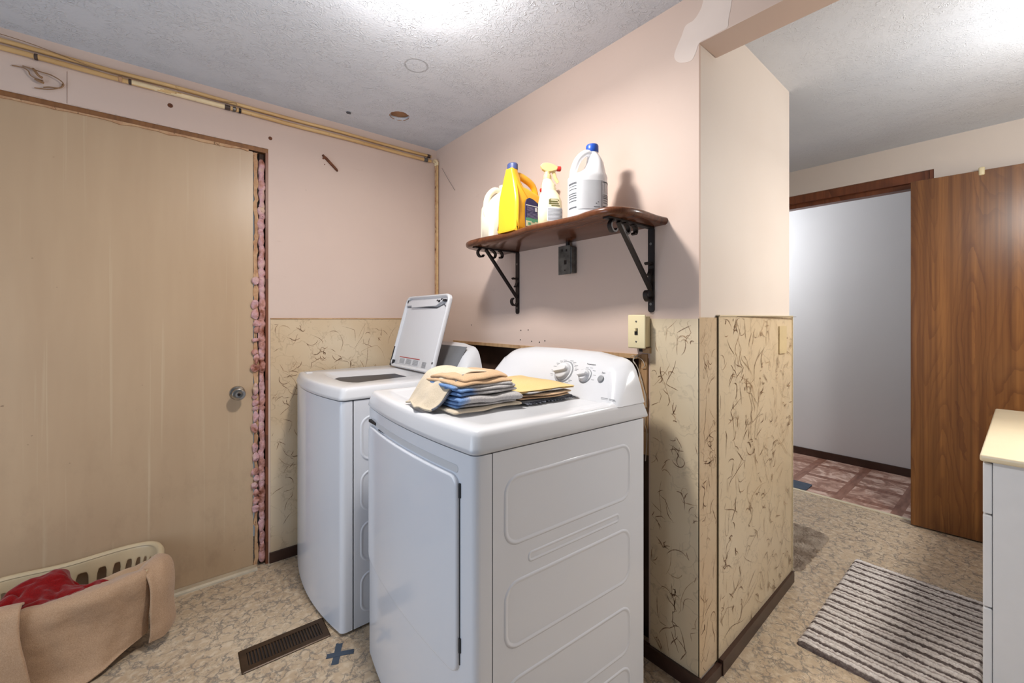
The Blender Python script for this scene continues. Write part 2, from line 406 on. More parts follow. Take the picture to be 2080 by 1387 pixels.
def tube(bm, pts, r, seg=10, closed=False, mi=0, flat=1.0):
    pts = [Vector(p) for p in pts]; n = len(pts)
    rr = r if isinstance(r, (list, tuple)) else [r] * n
    rings = []; up = None
    for i, p in enumerate(pts):
        if closed: t = (pts[(i + 1) % n] - pts[i - 1])
        else: t = pts[min(i + 1, n - 1)] - pts[max(i - 1, 0)]
        t.normalize()
        if up is None:
            up = Vector((0, 0, 1)) if abs(t.z) < .9 else Vector((0, 1, 0))
        a = t.cross(up)
        if a.length < 1e-5: a = t.cross(Vector((1, 0, 0)))
        a.normalize(); b = a.cross(t).normalized(); up = b
        rings.append([p + a * cos(2 * pi * k / seg) * rr[i] + b * sin(2 * pi * k / seg) * rr[i] * flat for k in range(seg)])
    if closed: rings.append(rings[0])
    fs = loops(bm, rings, not closed, not closed, mi=mi)
    if closed: bmesh.ops.remove_doubles(bm, verts=bm.verts[:], dist=1e-6)
    return fs
def lathe(bm, prof, c=(0, 0, 0), seg=32, axis='z', mi=0):
    """prof = [(r, h)]"""
    rings = []
    for r, h in prof:
        ring = []
        for k in range(seg):
            a = 2 * pi * k / seg; x, y = r * cos(a), r * sin(a)
            p = {'z': (x, y, h), 'y': (x, h, y), 'x': (h, x, y)}[axis]
            ring.append((p[0] + c[0], p[1] + c[1], p[2] + c[2]))
        rings.append(ring)
    return loops(bm, rings, mi=mi)
def superloft(bm, secs, seg=36, cap0=True, cap1=True, mi=0):
    """secs = [(z, cx, cy, rx, ry, n)] superellipse sections"""
    rings = []
    for z, cx, cy, rx, ry, n in secs:
        ring = []
        for k in range(seg):
            a = 2 * pi * k / seg; ca, sa = cos(a), sin(a)
            ring.append((cx + rx * math.copysign(abs(ca) ** (2 / n), ca), cy + ry * math.copysign(abs(sa) ** (2 / n), sa), z))
        rings.append(ring)
    return loops(bm, rings, cap0, cap1, mi=mi)
def rrect(x0, x1, y0, y1, r, seg=6):
    out = []
    for cx, cy, a0 in ((x1 - r, y1 - r, 0), (x0 + r, y1 - r, 90), (x0 + r, y0 + r, 180), (x1 - r, y0 + r, 270)):
        for i in range(seg + 1):
            a = R(a0 + 90 * i / seg); out.append((cx + r * cos(a), cy + r * sin(a)))
    return out
def smoothpts(pts, n=6, closed=False):
    P = [Vector(p) for p in pts]; out = []; m = len(P)
    rng = range(m if closed else m - 1)
    for i in rng:
        p0 = P[(i - 1) % m] if closed or i > 0 else P[0]; p1 = P[i]; p2 = P[(i + 1) % m]
        p3 = P[(i + 2) % m] if closed or i + 2 < m else P[-1]
        for k in range(n):
            t = k / n
            out.append(.5 * ((2 * p1) + (-p0 + p2) * t + (2 * p0 - 5 * p1 + 4 * p2 - p3) * t * t + (-p0 + 3 * p1 - 3 * p2 + p3) * t ** 3))
    if not closed: out.append(P[-1])
    return out
def subsurf(o, lv=1):
    m = o.modifiers.new('s', 'SUBSURF'); m.levels = lv; m.render_levels = lv; return o
def bevel(o, wd=.003, seg=2, ang=35):
    m = o.modifiers.new('b', 'BEVEL'); m.width = wd; m.segments = seg; m.limit_method = 'ANGLE'; m.angle_limit = R(ang); return o
def solid(o, t, off=0):
    m = o.modifiers.new('t', 'SOLIDIFY'); m.thickness = t; m.offset = off; return o
def grid(bm, nu, nv, f, mi=0):
    V = [[bm.verts.new(f(i / (nu - 1), j / (nv - 1))) for j in range(nv)] for i in range(nu)]
    fs = []
    for i in range(nu - 1):
        for j in range(nv - 1):
            q = bm.faces.new((V[i][j], V[i + 1][j], V[i + 1][j + 1], V[i][j + 1])); q.material_index = mi; fs.append(q)
    return fs

M['vein'] = plain('brown_vein_print', srgb(128, 98, 72), .4, var=.12, scale=40)
M['veinpale'] = plain('pale_brown_vein_print', srgb(168, 138, 106), .4, var=.08, scale=40)
def scribbles(bm, w_, h_, P, n, seed, mi=1):
    """printed vein scribbles of the marbled board: thin ribbons just proud of the sheet; P(u, v) -> 3-D"""
    rd = random.Random(seed)
    def stroke(u, v, a, ln, wd, wig, m_):
        N = max(5, int(ln / .006)); pts = []; cur = rd.uniform(-wig, wig)
        for i in range(N + 1):
            pts.append((u, v)); a += cur; cur += rd.uniform(-wig, wig) * .5; cur *= .93
            if rd.random() < .05: a += rd.uniform(-1.4, 1.4)
            u += cos(a) * ln / N; v += sin(a) * ln / N
        L_, R_ = [], []
        for i, (x, y) in enumerate(pts):
            if not (.002 < x < w_ - .002 and .002 < y < h_ - .002):
                pts = pts[:i]; break
        if len(pts) < 3: return
        for i, (x, y) in enumerate(pts):
            q = pts[min(i + 1, len(pts) - 1)]; p = pts[max(i - 1, 0)]; dx, dy = q[0] - p[0], q[1] - p[1]; l = math.hypot(dx, dy) or 1
            t = i / (len(pts) - 1); ww = wd * (.25 + .75 * sin(pi * min(1, t * 1.1)) ** .7) * rd.uniform(.6, 1.3) / 2 * 1.6
            L_.append(bm.verts.new(P(x - dy / l * ww, y + dx / l * ww))); R_.append(bm.verts.new(P(x + dy / l * ww, y - dx / l * ww)))
        for i in range(len(L_) - 1):
            f = bm.faces.new((L_[i], L_[i + 1], R_[i + 1], R_[i])); f.material_index = m_
        return pts
    for _ in range(n):
        u, v = rd.uniform(0, w_), rd.uniform(0, h_); base = R(rd.choice((62, 70, 118, 110, 35, 90))) + rd.uniform(-.25, .25) + (pi if rd.random() < .5 else 0)
        k = rd.random()
        if k < .22: stroke(u, v, base, rd.uniform(.10, .26), rd.uniform(.0008, .0014), .05, mi + (rd.random() < .5))
        elif k < .55: stroke(u, v, base, rd.uniform(.03, .09), rd.uniform(.0012, .0024), .28, mi + (rd.random() < .3))
        elif k < .80:   # tangled cluster
            for _k in range(rd.randint(2, 5)): stroke(u + rd.uniform(-.012, .012), v + rd.uniform(-.02, .02), base + rd.uniform(-.5, .5), rd.uniform(.015, .05), rd.uniform(.0012, .0028), .45, mi + (rd.random() < .3))
        else:
            p = stroke(u, v, base, rd.uniform(.04, .11), rd.uniform(.0010, .0018), .12, mi)
            if p: stroke(p[-1][0], p[-1][1], base + rd.choice((-1.2, 1.2)), rd.uniform(.02, .06), .0018, .15, mi)
# ------------------------------------------------------------------ the setting
YD, XS, ZC, ZC2, YP, XH, ZH = 2.40, 1.352, 2.29, 2.27, .68, 3.49, 2.117
DX1 = .406        # right edge of the rough opening of the tan door
# floors
b = BM(); box(b, -2.2, 3.49, -1.6, 2.75, -.06, 0); struct('floor', b, M['vinyl'])
b = BM(); box(b, 3.491, 5.2, -1.6, 3.2, -.06, 0); struct('floor.001', b, M['parquet'])
# ceilings (a real round hole is left in the laundry ceiling)
def ceiling_hole(cx, cy, r, x0, x1, y0, y1, z0, z1, bm):
    seg = 32; ins = []; 
    for k in range(seg):
        a = 2 * pi * k / seg; rr = r * (1 + .03 * sin(3 * a + 1) + .02 * sin(7 * a))
        ins.append((cx + rr * cos(a), cy + rr * sin(a)))
    def outp(k):
        a = 2 * pi * k / seg; dx, dy = cos(a), sin(a)
        t = min(((x1 - cx) / dx if dx > 1e-9 else 1e9), ((x0 - cx) / dx if dx < -1e-9 else 1e9), ((y1 - cy) / dy if dy > 1e-9 else 1e9), ((y0 - cy) / dy if dy < -1e-9 else 1e9))
        return (cx + dx * t, cy + dy * t)
    outs = [outp(k) for k in range(seg)]
    # square patch is made of its own corner fans
    corners = {}
    I0 = [bm.verts.new((p[0], p[1], z0)) for p in ins]; I1 = [bm.verts.new((p[0], p[1], z1)) for p in ins]
    O0 = [bm.verts.new((p[0], p[1], z0)) for p in outs]
    for k in range(seg):
        j = (k + 1) % seg
        pa, pb = outs[k], outs[j]
        if abs(pa[0] - pb[0]) > 1e-6 and abs(pa[1] - pb[1]) > 1e-6:
            cxx = x1 if max(pa[0], pb[0]) > x1 - 1e-6 else x0; cyy = y1 if max(pa[1], pb[1]) > y1 - 1e-6 else y0
            cv = bm.verts.new((cxx, cyy, z0))
            bm.faces.new((I0[k], I0[j], O0[j], cv, O0[k]))
        else: bm.faces.new((I0[k], I0[j], O0[j], O0[k]))
        bm.faces.new((I0[k], I1[k], I1[j], I0[j]))
b = BM()
hx, hy, hr = .968, 2.112, .050
ceiling_hole(hx, hy, hr, .90, 1.04, 2.04, 2.18, ZC, ZC + .016, b)
for (x0, x1, y0, y1) in ((-2.2, .90, -1.6, 2.5), (1.04, 1.46, -1.6, 2.5), (.90, 1.04, -1.6, 2.04), (.90, 1.04, 2.18, 2.5)):
    box(b, x0, x1, y0, y1, ZC, ZC + .05)
struct('ceiling', b, M['ceil'])
b = BM(); box(b, 1.46, 3.60, -1.6, 2.5, ZC2, ZC2 + .05); struct('ceiling.001', b, M['ceil2'])
b = BM(); box(b, 3.60, 5.2, -1.6, 3.2, 2.35, 2.4); struct('ceiling.002', b, M['hallwhite'])
# attic board seen through the hole, plus the crumbly rim
b = BM(); box(b, .901, 1.039, 2.041, 2.179, ZC + .0165, ZC + .022); tag(obj('attic_board', b, M['cathole']), 'brown board visible through the round hole in the ceiling', 'board')
b = BM(); tube(b, [(hx + (hr + .0005) * cos(a / 24 * 2 * pi), hy + (hr + .0005) * sin(a / 24 * 2 * pi), ZC + .001 + .0012 * sin(a * 2.3)) for a in range(24)], .0016, 6, True)
tag(obj('hole_rim', b, M['cathole'], smooth=True), 'rough brown rim of the round hole cut in the ceiling', 'ceiling hole')
b = BM(); lathe(b, [(.011, 0), (.012, .003), (.004, .006)], (.746, 2.241, ZC - .0045), 12)
lathe(b, [(.004, -.006), (.005, 0)], (.752, 2.238, ZC - .003), 8)
tag(obj('ceiling_anchor', b, M['printdark'], smooth=True), 'small dark anchor stub poking out of the ceiling left of the round hole', 'anchor')

# back wall with the tan door
b = BM()
box(b, DX1, XS + .12, YD, YD + .12, 0, ZC)
box(b, -2.2, DX1, YD, YD + .12, 2.061, ZC)
struct('wall_back', b, M['pink'])
b = BM()   # ragged broken drywall edge above the door
pts = []
x = -.75
top = []
while x < DX1: top.append((x, 2.063 + random.uniform(.0005, .0035) * (1 if random.random() < .6 else 0))); x += random.uniform(.008, .03)
prism(b, [(-.75, 2.0605)] + top + [(DX1, 2.063), (DX1, 2.0605)], YD - .0015, YD + .002, 'y')
struct('trim_1', b, M['plaster2'])
# bare framing exposed round the door
b = BM(); box(b, -.9, DX1, YD + .004, YD + .11, 2.040, 2.061); struct('trim_2', b, M['trimwood'])
b = BM(); box(b, DX1 - .012, DX1, YD - .001, YD + .11, 0, 2.04); struct('trim_3', b, M['headwood'])
b = BM(); box(b, .372, DX1 - .012, YD + .03, YD + .11, 0, 2.04); struct('trim_4', b, M['cavity'])
# torn tan jamb strip beside the slab
b = BM()
L = []; Rr = []
z = .0
while z < 2.03:
    L.append((.344 + random.uniform(-.003, .006), z)); Rr.append((.362 + random.uniform(-.005, .003), z)); z += random.uniform(.012, .04)
L.append((.346, 2.03)); Rr.append((.362, 2.03))
prism(b, L + Rr[::-1], YD + .002, YD + .014, 'y'); struct('trim_5', b, M['strip'])
b = BM()
L = []; x = -.7
U = []
while x < .345:
    L.append((x, 2.030 + random.uniform(-.004, .005))); U.append((x, 2.040)); x += random.uniform(.02, .05)
prism(b, L + U[::-1], YD + .000, YD + .012, 'y'); struct('trim_6', b, M['strip'])

# door_1: the tan slab
d1 = bpy.data.objects.new('door_1', None); C.objects.link(d1); d1.location = (-.09, YD + .006, .012); d1['kind'] = 'structure'
b = BM(); prism(b, rrect(-.83, .432, 0, 2.022, .006, 3), 0, .04, 'y'); obj('slab', b, M['doorpaint'], d1)
b = BM()
kx, kz = .366, .850
lathe(b, [(.0, .004), (.032, .0035), (.033, 0), (.030, -.006), (.020, -.009), (.0125, -.010), (.012, -.030), (.018, -.036), (.0265, -.044), (.029, -.053), (.026, -.062), (.018, -.0655), (.012, -.064), (.0, -.064)], (kx, 0, kz), 32, 'y')
kn = obj('door_knob', b, M['chrome'], d1, True, label='round brushed nickel knob')
b = BM(); lathe(b, [(.0065, -.0638), (.0065, -.0665), (.004, -.067), (.004, -.065)], (kx, 0, kz), 16, 'y'); box(b, kx - .001, kx + .001, -.0675, -.0668, kz - .003, kz + .003)
obj('keyhole', b, M['iron'], kn)
b = BM(); prism(b, [(-.92, 0), (-.92, .014), (-.92, .014)][:2] + [(.36, .014), (.36, 0)], YD - .028, YD - .010, 'y')
b.free(); b = BM()
prism(b, [(YD - .035, .0), (YD - .032, .006), (YD - .022, .012), (YD + .004, .014), (YD + .004, 0)], -.92, .355, 'x')
struct('trim_7', b, M['brass'])
# insulation stuffed in the gap, lumpy
b = BM()
z = .02
while z < 2.02:
    r = random.uniform(.013, .019); cx = .3775 + random.uniform(-.003, .003); ln = random.uniform(.02, .06)
    if z + ln > 2.03: break
    ring = []
    segs = 7
    rings = []
    for i in range(segs + 1):
        t = i / segs; rad = r * (sin(pi * (t * .92 + .04)) ** .5)
        rings.append([(cx + 1.0 * rad * cos(2 * pi * k / 10) + random.uniform(-.003, .003), YD + .010 + rad * .8 * sin(2 * pi * k / 10) + random.uniform(-.003, .003), z - .012 + (ln + .024) * t + random.uniform(-.003, .003)) for k in range(10)])
    loops(b, rings)
    if .12 < z < 1.45 and random.random() < .7:
        cx = .352 + random.uniform(-.007, .004); r *= .95; rings = []
        for i in range(segs + 1):
            t = i / segs; rad = r * (sin(pi * (t * .92 + .04)) ** .5)
            rings.append([(cx + rad * cos(2 * pi * k / 10), YD - .002 + rad * .5 * sin(2 * pi * k / 10) + random.uniform(-.002, .002), z + ln * t) for k in range(10)])
        loops(b, rings)
    z += ln
for v_ in b.verts:
    q_ = v_.co * 55
    v_.co += Vector((mnoise.noise(q_) * .006, mnoise.noise(q_ + Vector((9, 2, 4))) * .009, mnoise.noise(q_ + Vector((3, 20, 4))) * .010))
o = obj('insulation_strip', b, M['insul'], smooth=True, angle=180); subsurf(o, 1)
tag(o, 'pink fibreglass insulation stuffed in the gap beside the tan door', 'insulation', kind='stuff')

# wainscot on the back wall
b = BM(); box(b, .415, XS, YD - .004, YD, .045, 1.214); scribbles(b, .93, 1.165, lambda u, v: (.417 + u, YD - .0043, .047 + v), 210, 3); struct('trim_8', b, [M['marble'], M['vein'], M['veinpale']])
b = BM(); box(b, .415, XS, YD - .007, YD, 1.214, 1.220); struct('trim_9', b, M['stud'])
b = BM(); box(b, .410, XS, YD - .012, YD, 0, .052, .002); struct('baseboard_back', b, M['brownbase'])

# shelf wall: drywall skin with the cut-out behind the machines
CY0, CY1, CZ = .865, 2.17, 1.075
b = BM()
box(b, XS, XS + .012, YP, YD, CZ, ZC)
box(b, XS, XS + .012, YP, CY0, 0, CZ)
box(b, XS, XS + .012, CY1, YD, 0, CZ)
# the header that carries on over the opening into the bathroom
box(b, XS, 1.474, -1.6, YP, ZH, ZC)
struct('wall_right', b, M['pink'])
b = BM(); box(b, 1.43, 1.474, YP + .05, YD, 0, ZC); struct('wall_cavity', b, M['cavity'])
b = BM(); box(b, 1.40, 1.43, 1.15, 1.95, .3, .93); struct('trim_10', b, M['cavitywood'])
b = BM(); box(b, XS + .012, 1.42, CY0, CY1, CZ + .012, CZ + .03)
box(b, XS - .006, 1.42, CY0 + .03, CY1 + .02, CZ - .004, CZ + .012); struct('trim_11', b, M['stud'])
b = BM()
box(b, XS + .012, 1.43, CY1 - .10, CY1 - .055, 0, CZ)
box(b, XS + .012, 1.43, .875, .915, .72, CZ - .005)
box(b, XS + .02, 1.43, 1.36, 1.40, 0, CZ)
struct('trim_12', b, M['stud'])
# closet block / bathroom partition (its face leans a degree off square)
b = BM()
prism(b, [(XS, YP), (1.474, YP + .002), (2.245, .700), (2.245, 2.5), (2.10, 2.5), (2.10, .82), (1.474, .80), (XS + .012, .80)], 0, ZC2 + .02, 'z')
struct('wall_partition', b, M['cream'])
# marbled hardboard round the column
b = BM(); box(b, XS - .004, XS, YP - .003, CY0 - .008, .045, 1.218); scribbles(b, .176, 1.17, lambda u, v: (XS - .0043, YP - .001 + u, .047 + v), 62, 5); struct('trim_13', b, [M['marble2'], M['vein'], M['veinpale']])
b = BM(); box(b, XS - .004, 1.474, YP - .004, YP, .045, 1.222); scribbles(b, .116, 1.17, lambda u, v: (XS - .002 + u, YP - .0043, .047 + v), 46, 8); struct('trim_14', b, [M['marble'], M['vein'], M['veinpale']])
b = BM(); prism(b, [(1.474, YP - .009), (1.474, YP), (2.249, .699), (2.249, .690)], .04, 1.226, 'z'); scribbles(b, .765, 1.18, lambda u, v: (1.478 + u, YP - .0093 + u * .01935, .045 + v), 240, 11); struct('trim_15', b, [M['marble2'], M['vein'], M['veinpale']])
b = BM(); prism(b, [(1.474, YP - .012), (1.474, YP), (2.252, .699), (2.252, .687)], 1.226, 1.231, 'z')
prism(b, [(2.246, .686), (2.246, .699), (2.252, .699), (2.252, .686)], .04, 1.231, 'z'); struct('trim_16', b, M['counter'])
b = BM(); box(b, 1.4705, 1.4738, YP - .0075, YP, .04, 1.226); box(b, 1.474, 2.246, YP - .0085, YP, 1.2255, 1.2270); struct('trim_20', b, M['trimdark'])
b = BM(); prism(b, [(XS - .014, .95), (XS, .95), (XS, YP - .004), (XS - .014, YP - .018)], 0, .05, 'z'); struct('baseboard_right', b, M['brownbase'])
b = BM(); prism(b, [(XS - .014, YP - .018), (XS, YP - .004), (1.474, YP - .004), (1.482, YP - .020)], 0, .040, 'z')
prism(b, [(1.474, YP - .024), (1.474, YP), (2.25, .698), (2.255, .682)], 0, .052, 'z'); bb = struct('baseboard_partition', b, M['brownbase'])
# bathroom far wall with the doorway
b = BM()
box(b, XH, XH + .12, -1.6, .344, 0, ZC2 + .02); box(b, XH, XH + .12, .344, 1.7, 2.095, ZC2 + .02); box(b, XH, XH + .12, 1.7, 3.2, 0, ZC2 + .02)
struct('wall_far', b, M['cream'])
b = BM(); box(b, XH + .012, XH + .11, .36, 1.7, 2.040, 2.0945); box(b, XH + .045, XH + .11, .36, 1.7, 2.012, 2.04)
box(b, XH + .004, XH + .11, .344, .362, 0, 2.0945); struct('trim_17', b, M['headwood'])
b = BM(); box(b, 4.43, 4.5, -1.6, 3.2, 0, 2.36); struct('wall_hallway', b, M['hallwhite'])
b = BM(); box(b, 4.418, 4.43, -1.6, 3.2, 0, .062); struct('baseboard_hallway', b, M['brownbase'])
b = BM(); box(b, 3.47, 3.50, .34, 1.7, 0, .003); struct('trim_18', b, M['counter'])
b = BM(); box(b, 1.474, 3.49, -1.0, -.9, 0, ZC2 + .02); struct('wall_bathroom', b, M['cream'])

# painter's patch on the header corner (a thin skim of compound with its own outline)
b = BM()
pp = [(0.65, 2.286), (0.671, 2.23), (0.696, 2.203), (0.725, 2.199), (0.741, 2.169), (0.76, 2.137), (0.766, 2.111), (0.748, 2.086), (0.708, 2.073), (0.691, 2.091), (0.678, 2.118), (0.647, 2.119), (0.613, 2.120), (0.589, 2.122), (0.586, 2.144), (0.576, 2.199), (0.574, 2.286)]
pp = [(p.x, p.y) for p in smoothpts([(a[0], a[1], 0) for a in pp], 4, True)]
prism(b, pp, XS - .0008, XS + .002, 'x'); struct('trim_19', b, M['patch'])
# ------------------------------------------------------------------ wood door
DT = R(5)
d2 = bpy.data.objects.new('door_2', None); C.objects.link(d2); d2.location = (3.395, .432, .008); d2.rotation_euler = (0, 0, DT); d2['kind'] = 'structure'
b = BM(); box(b, 0, .035, -.86, 0, 0, 2.012, .0015, 1); obj('slab', b, M['doorwood'], d2)
b = BM(); box(b, -.004, .02, -.292, -.268, 1.985, 2.03, .006, 3)
tag(obj('door_clip', b, M['ivory'], smooth=True), 'small cream plastic clip on the top edge of the brown wooden door', 'clip').location = (3.395, .432, .008)
bpy.data.objects['door_clip'].rotation_euler = (0, 0, DT)

# ------------------------------------------------------------------ laundry machines
def plan(wd, D, bow, r=.028, n=14, inset=0.0):
    """plan outline (depth x, width y), front bowed out towards -x; y from -wd/2 to wd/2"""
    h = wd / 2 - inset; out = []
    x0 = inset
    out += [(D - inset, -h)]
    cs = 5
    for i in range(cs + 1):
        a = R(90 * i / cs); out.append((x0 + r - r * sin(a), -h + r - r * cos(a)))
    for i in range(1, n):
        t = -1 + 2 * i / n; y = t * (h - r); out.append((x0 - bow * (1 - t * t), y))
    for i in range(cs + 1):
        a = R(90 * (1 - i / cs)); out.append((x0 + r - r * sin(a), h - r + r * cos(a)))
    out += [(D - inset, h)]
    return out
def emboss(bm, y, x0, x1, z0, z1, r, hgt=.0022, wd=.007, side=-1):
    """raised rounded outline bead pressed in a side panel lying at y"""
    def ring(ins, off): return [(p[0], y + side * off, p[1]) for p in rrect(x0 + ins, x1 - ins, z0 + ins, z1 - ins, max(r - ins, .002), 7)]
    loops(bm, [ring(0, 0.0), ring(wd * .45, hgt), ring(wd * 1.0, hgt), ring(wd * 1.5, .0004), ring(wd * 1.8, .0003)], False, False)
def console(bm, wd, D0, zb, zt, D1):
    """control console: sheared front, big rounded ends"""
    H = zt - zb; h = wd / 2
    def outline(ins):
        pts = []
        e = h - ins * .9; t = H - ins * .7
        pts.append((-e, 0 if ins == 0 else ins * .1))
        pts.append((-e + .014, H * .35)); pts.append((-e + .032, H * .68 - ins * .1))
        for i in range(7):
            a = R(200 - 110 * i / 6) if False else R(165 - 75 * i / 6)
            pts.append((-e + .098 + .062 * cos(a), t - .045 + .040 * sin(a) - (.004)))
        pts.append((-e * .5, t + .002)); pts.append((0, t + .004))
        return pts + [(-p[0], p[1]) for p in pts[:-1]][::-1]
    def ring(ins, dx):
        out = []
        for y, z in outline(ins):
            f = D0 + .62 * z
            x = f + dx
            out.append((min(x, D1), y, zb + z))
        return out
    back = [(D1, y, zb + z * .99) for y, z in outline(0)]
    rings = [back, ring(0, .050), ring(.006, .030), ring(.018, .012), ring(.034, .002), ring(.050, 0)]
    # sweep the foot of each end forward along the deck
    for q, amt in ((1, .035), (2, .03), (3, .018), (4, .006)):
        rings[q] = [(x - amt * max(0, 1 - (z - zb) / (H * .8)) * (abs(y) / h) ** 8, y, z) for x, y, z in rings[q]]
    loops(bm, rings, True, True)
    bmesh.ops.remove_doubles(bm, verts=bm.verts[:], dist=1e-5)

ZS = .905   # seam between cabinet and deck
def deck_mesh(wd, D, bow, ztop, opening=None):
    b = BM()
    def ring(ins, z, bowk=1.0): return [(x, y, z) for x, y in plan(wd, D, bow * bowk, .024, 14, ins)]
    rs = [ring(.004, ZS - .003), ring(-.003, ZS - .002), ring(-.0045, ZS + .002), ring(-.003, ZS + .010), ring(.004, ztop - .016), ring(.007, ztop - .007), ring(.012, ztop - .002), ring(.020, ztop)]
    if opening is None:
        rs += [ring(.055, ztop), ring(.065, ztop - .004)]
        loops(b, rs, True, True)
    else:
        loops(b, rs, False, False)
        loops(b, [ring(.004, ZS - .004), ring(.03, ZS - .004)], False, False)
        x0, x1, y0, y1 = opening
        N = len(rs[0])
        outer = rs[-1]
        def opn(ins, z, r=.06):
            out = []
            cx, cy = (x0 + x1) / 2, (y0 + y1) / 2
            for (px, py, _) in outer:
                dx, dy = px - cx, py - cy
                a = math.atan2(dy / (y1 - y0), dx / (x1 - x0)); ca, sa = cos(a), sin(a); n = 4
                k = (abs(ca) ** n + abs(sa) ** n) ** (-1 / n)
                out.append((cx + ((x1 - x0) / 2 - ins) * k * ca, cy + ((y1 - y0) / 2 - ins) * k * sa, z))
            return out
        def tubr(rad, z):
            cx, cy = (x0 + x1) / 2, (y0 + y1) / 2; out = []
            for (px, py, _) in outer:
                a = math.atan2((py - cy) / (y1 - y0), (px - cx) / (x1 - x0)); out.append((cx + rad * cos(a), cy + rad * sin(a), z))
            return out
        # close the outer loop explicitly through the opening
        loops(b, [outer, opn(-.012, ztop), opn(0, ztop - .004), opn(.012, ztop - .012), tubr(.186, ztop - .018), tubr(.183, ztop - .021)], False, False)
    bmesh.ops.remove_doubles(b, verts=b.verts[:], dist=1e-6)
    bmesh.ops.recalc_face_normals(b, faces=b.faces[:])
    return b

def lines(bm, items, P, th=.0004):
    """small printed marks: P maps (u, v) on the panel to 3-D, items are (u0,u1,v0,v1)"""
    for u0, u1, v0, v1 in items:
        a = [bm.verts.new(P(u, v, th)) for u, v in ((u0, v0), (u1, v0), (u1, v1), (u0, v1))]
        c = [bm.verts.new(P(u, v, -.0002)) for u, v in ((u0, v0), (u1, v0), (u1, v1), (u0, v1))]
        fs = [bm.faces.new(a), bm.faces.new(c[::-1])] + [bm.faces.new((a[i], c[i], c[(i + 1) % 4], a[(i + 1) % 4])) for i in range(4)]
        bmesh.ops.recalc_face_normals(bm, faces=fs)
def textobj(name, body, size, mat, parent, mtx, ext=.0002):
    cu = bpy.data.curves.new(name, 'FONT'); cu.body = body; cu.size = size; cu.extrude = ext; cu.align_x = 'CENTER'; cu.align_y = 'CENTER'
    o = bpy.data.objects.new(name, cu); C.objects.link(o); cu.materials.append(mat); 
    dg = bpy.context.evaluated_depsgraph_get(); dg.update(); me = bpy.data.meshes.new_from_object(o.evaluated_get(dg))
    bpy.data.objects.remove(o); bpy.data.curves.remove(cu)
    me.name = name; o = bpy.data.objects.new(name, me); C.objects.link(o); o.parent = parent; o.matrix_local = mtx; o['kind'] = 'stuff'; return o

WB, DB = .028, .028
# ---- dryer
DW, DD, DR = .725, .640, R(-2.2)
fr = Vector((.5515, .806)); ax = Vector((cos(DR), sin(DR))); ay = Vector((-sin(DR), cos(DR)))
org = fr + ay * (DW / 2)
dry = thing('clothes_dryer', 'white front-loading clothes dryer with folded towels on top, nearest the camera', 'dryer', (org.x, org.y, 0), DR)
hw = DW / 2
b = BM(); pl = plan(DW, DD, .022, .020)
# front sheet wraps 5 cm round the corners, then the side sheets
front = [p for p in pl if p[0] < .05]
ring = [(.050, -hw)] + front + [(.050, hw)]
prism(b, [(p[0], p[1]) for p in ring], .012, ZS - .006, 'z')
dcab = obj('cabinet', b, M['white'], dry, True, angle=30)
b = BM()
box(b, .0525, DD, -hw, hw, .012, ZS - .006)
for z0, z1 in ((.66, .835), (.405, .575), (.185, .335), (.03, .15)):
    emboss(b, -hw, .085, .575, z0, z1, .045)
emboss(b, -hw, .16, .52, .602, .630, .013, .0016, .005)
o = obj('side_panel', b, M['white'], dry, True, angle=60)
b = BM(); box(b, .04, DD - .01, -hw + .006, hw - .006, ZS - .008, ZS - .002)
box(b, .048, .054, -hw + .001, hw - .001, .02, ZS - .006)
obj('seam', b, M['dark'], dry)
o = obj('top', deck_mesh(DW, DD + .012, .022, .957), M['whiteplastic'], dry, True, angle=50)
# door panel bowed with the front
def bowx(y, wd=DW, bow=.022, r=.02):
    t = max(-1, min(1, y / (wd / 2 - r))); return -bow * (1 - t * t)
def curved_panel(bm, outline, t0, t1, edge=.004):
    """panel following the bowed front, outline in (y,z); t0 back offset, t1 front offset"""
    cy = sum(p[0] for p in outline) / len(outline); cz = sum(p[1] for p in outline) / len(outline)
    def rg(ins, t):
        out = []
        for y, z in outline:
            y2 = y - math.copysign(min(ins, abs(y - cy)), y - cy); z2 = z - math.copysign(min(ins, abs(z - cz)), z - cz)
            out.append((bowx(y2) + t, y2, z2))
        return out
    rr = [rg(0, t0), rg(0, t1 + edge), rg(edge * .4, t1 + edge * .35), rg(edge * 1.6, t1)]
    V = [[bm.verts.new(p) for p in r] for r in rr]; n = len(outline); fs = []
    for i in range(3):
        for j in range(n): fs.append(bm.faces.new((V[i][j], V[i][(j + 1) % n], V[i + 1][(j + 1) % n], V[i + 1][j])))
    # fill the front face by slicing it in columns of equal y
    f = bm.faces.new(V[3]); bm.normal_update()
    fs.append(f)
    bmesh.ops.recalc_face_normals(bm, faces=fs)
    n_c = 10
    ymin, ymax = min(p[0] for p in outline), max(p[0] for p in outline)
    for i in range(1, n_c):
        y = ymin + (ymax - ymin) * i / n_c
        bmesh.ops.bisect_plane(bm, geom=bm.verts[:] + bm.edges[:] + bm.faces[:], plane_co=(0, y, 0), plane_no=(0, 1, 0))
    for v in bm.verts:
        pass
out = rrect(-.302, .320, .375, .842, .028, 6)
b = BM()
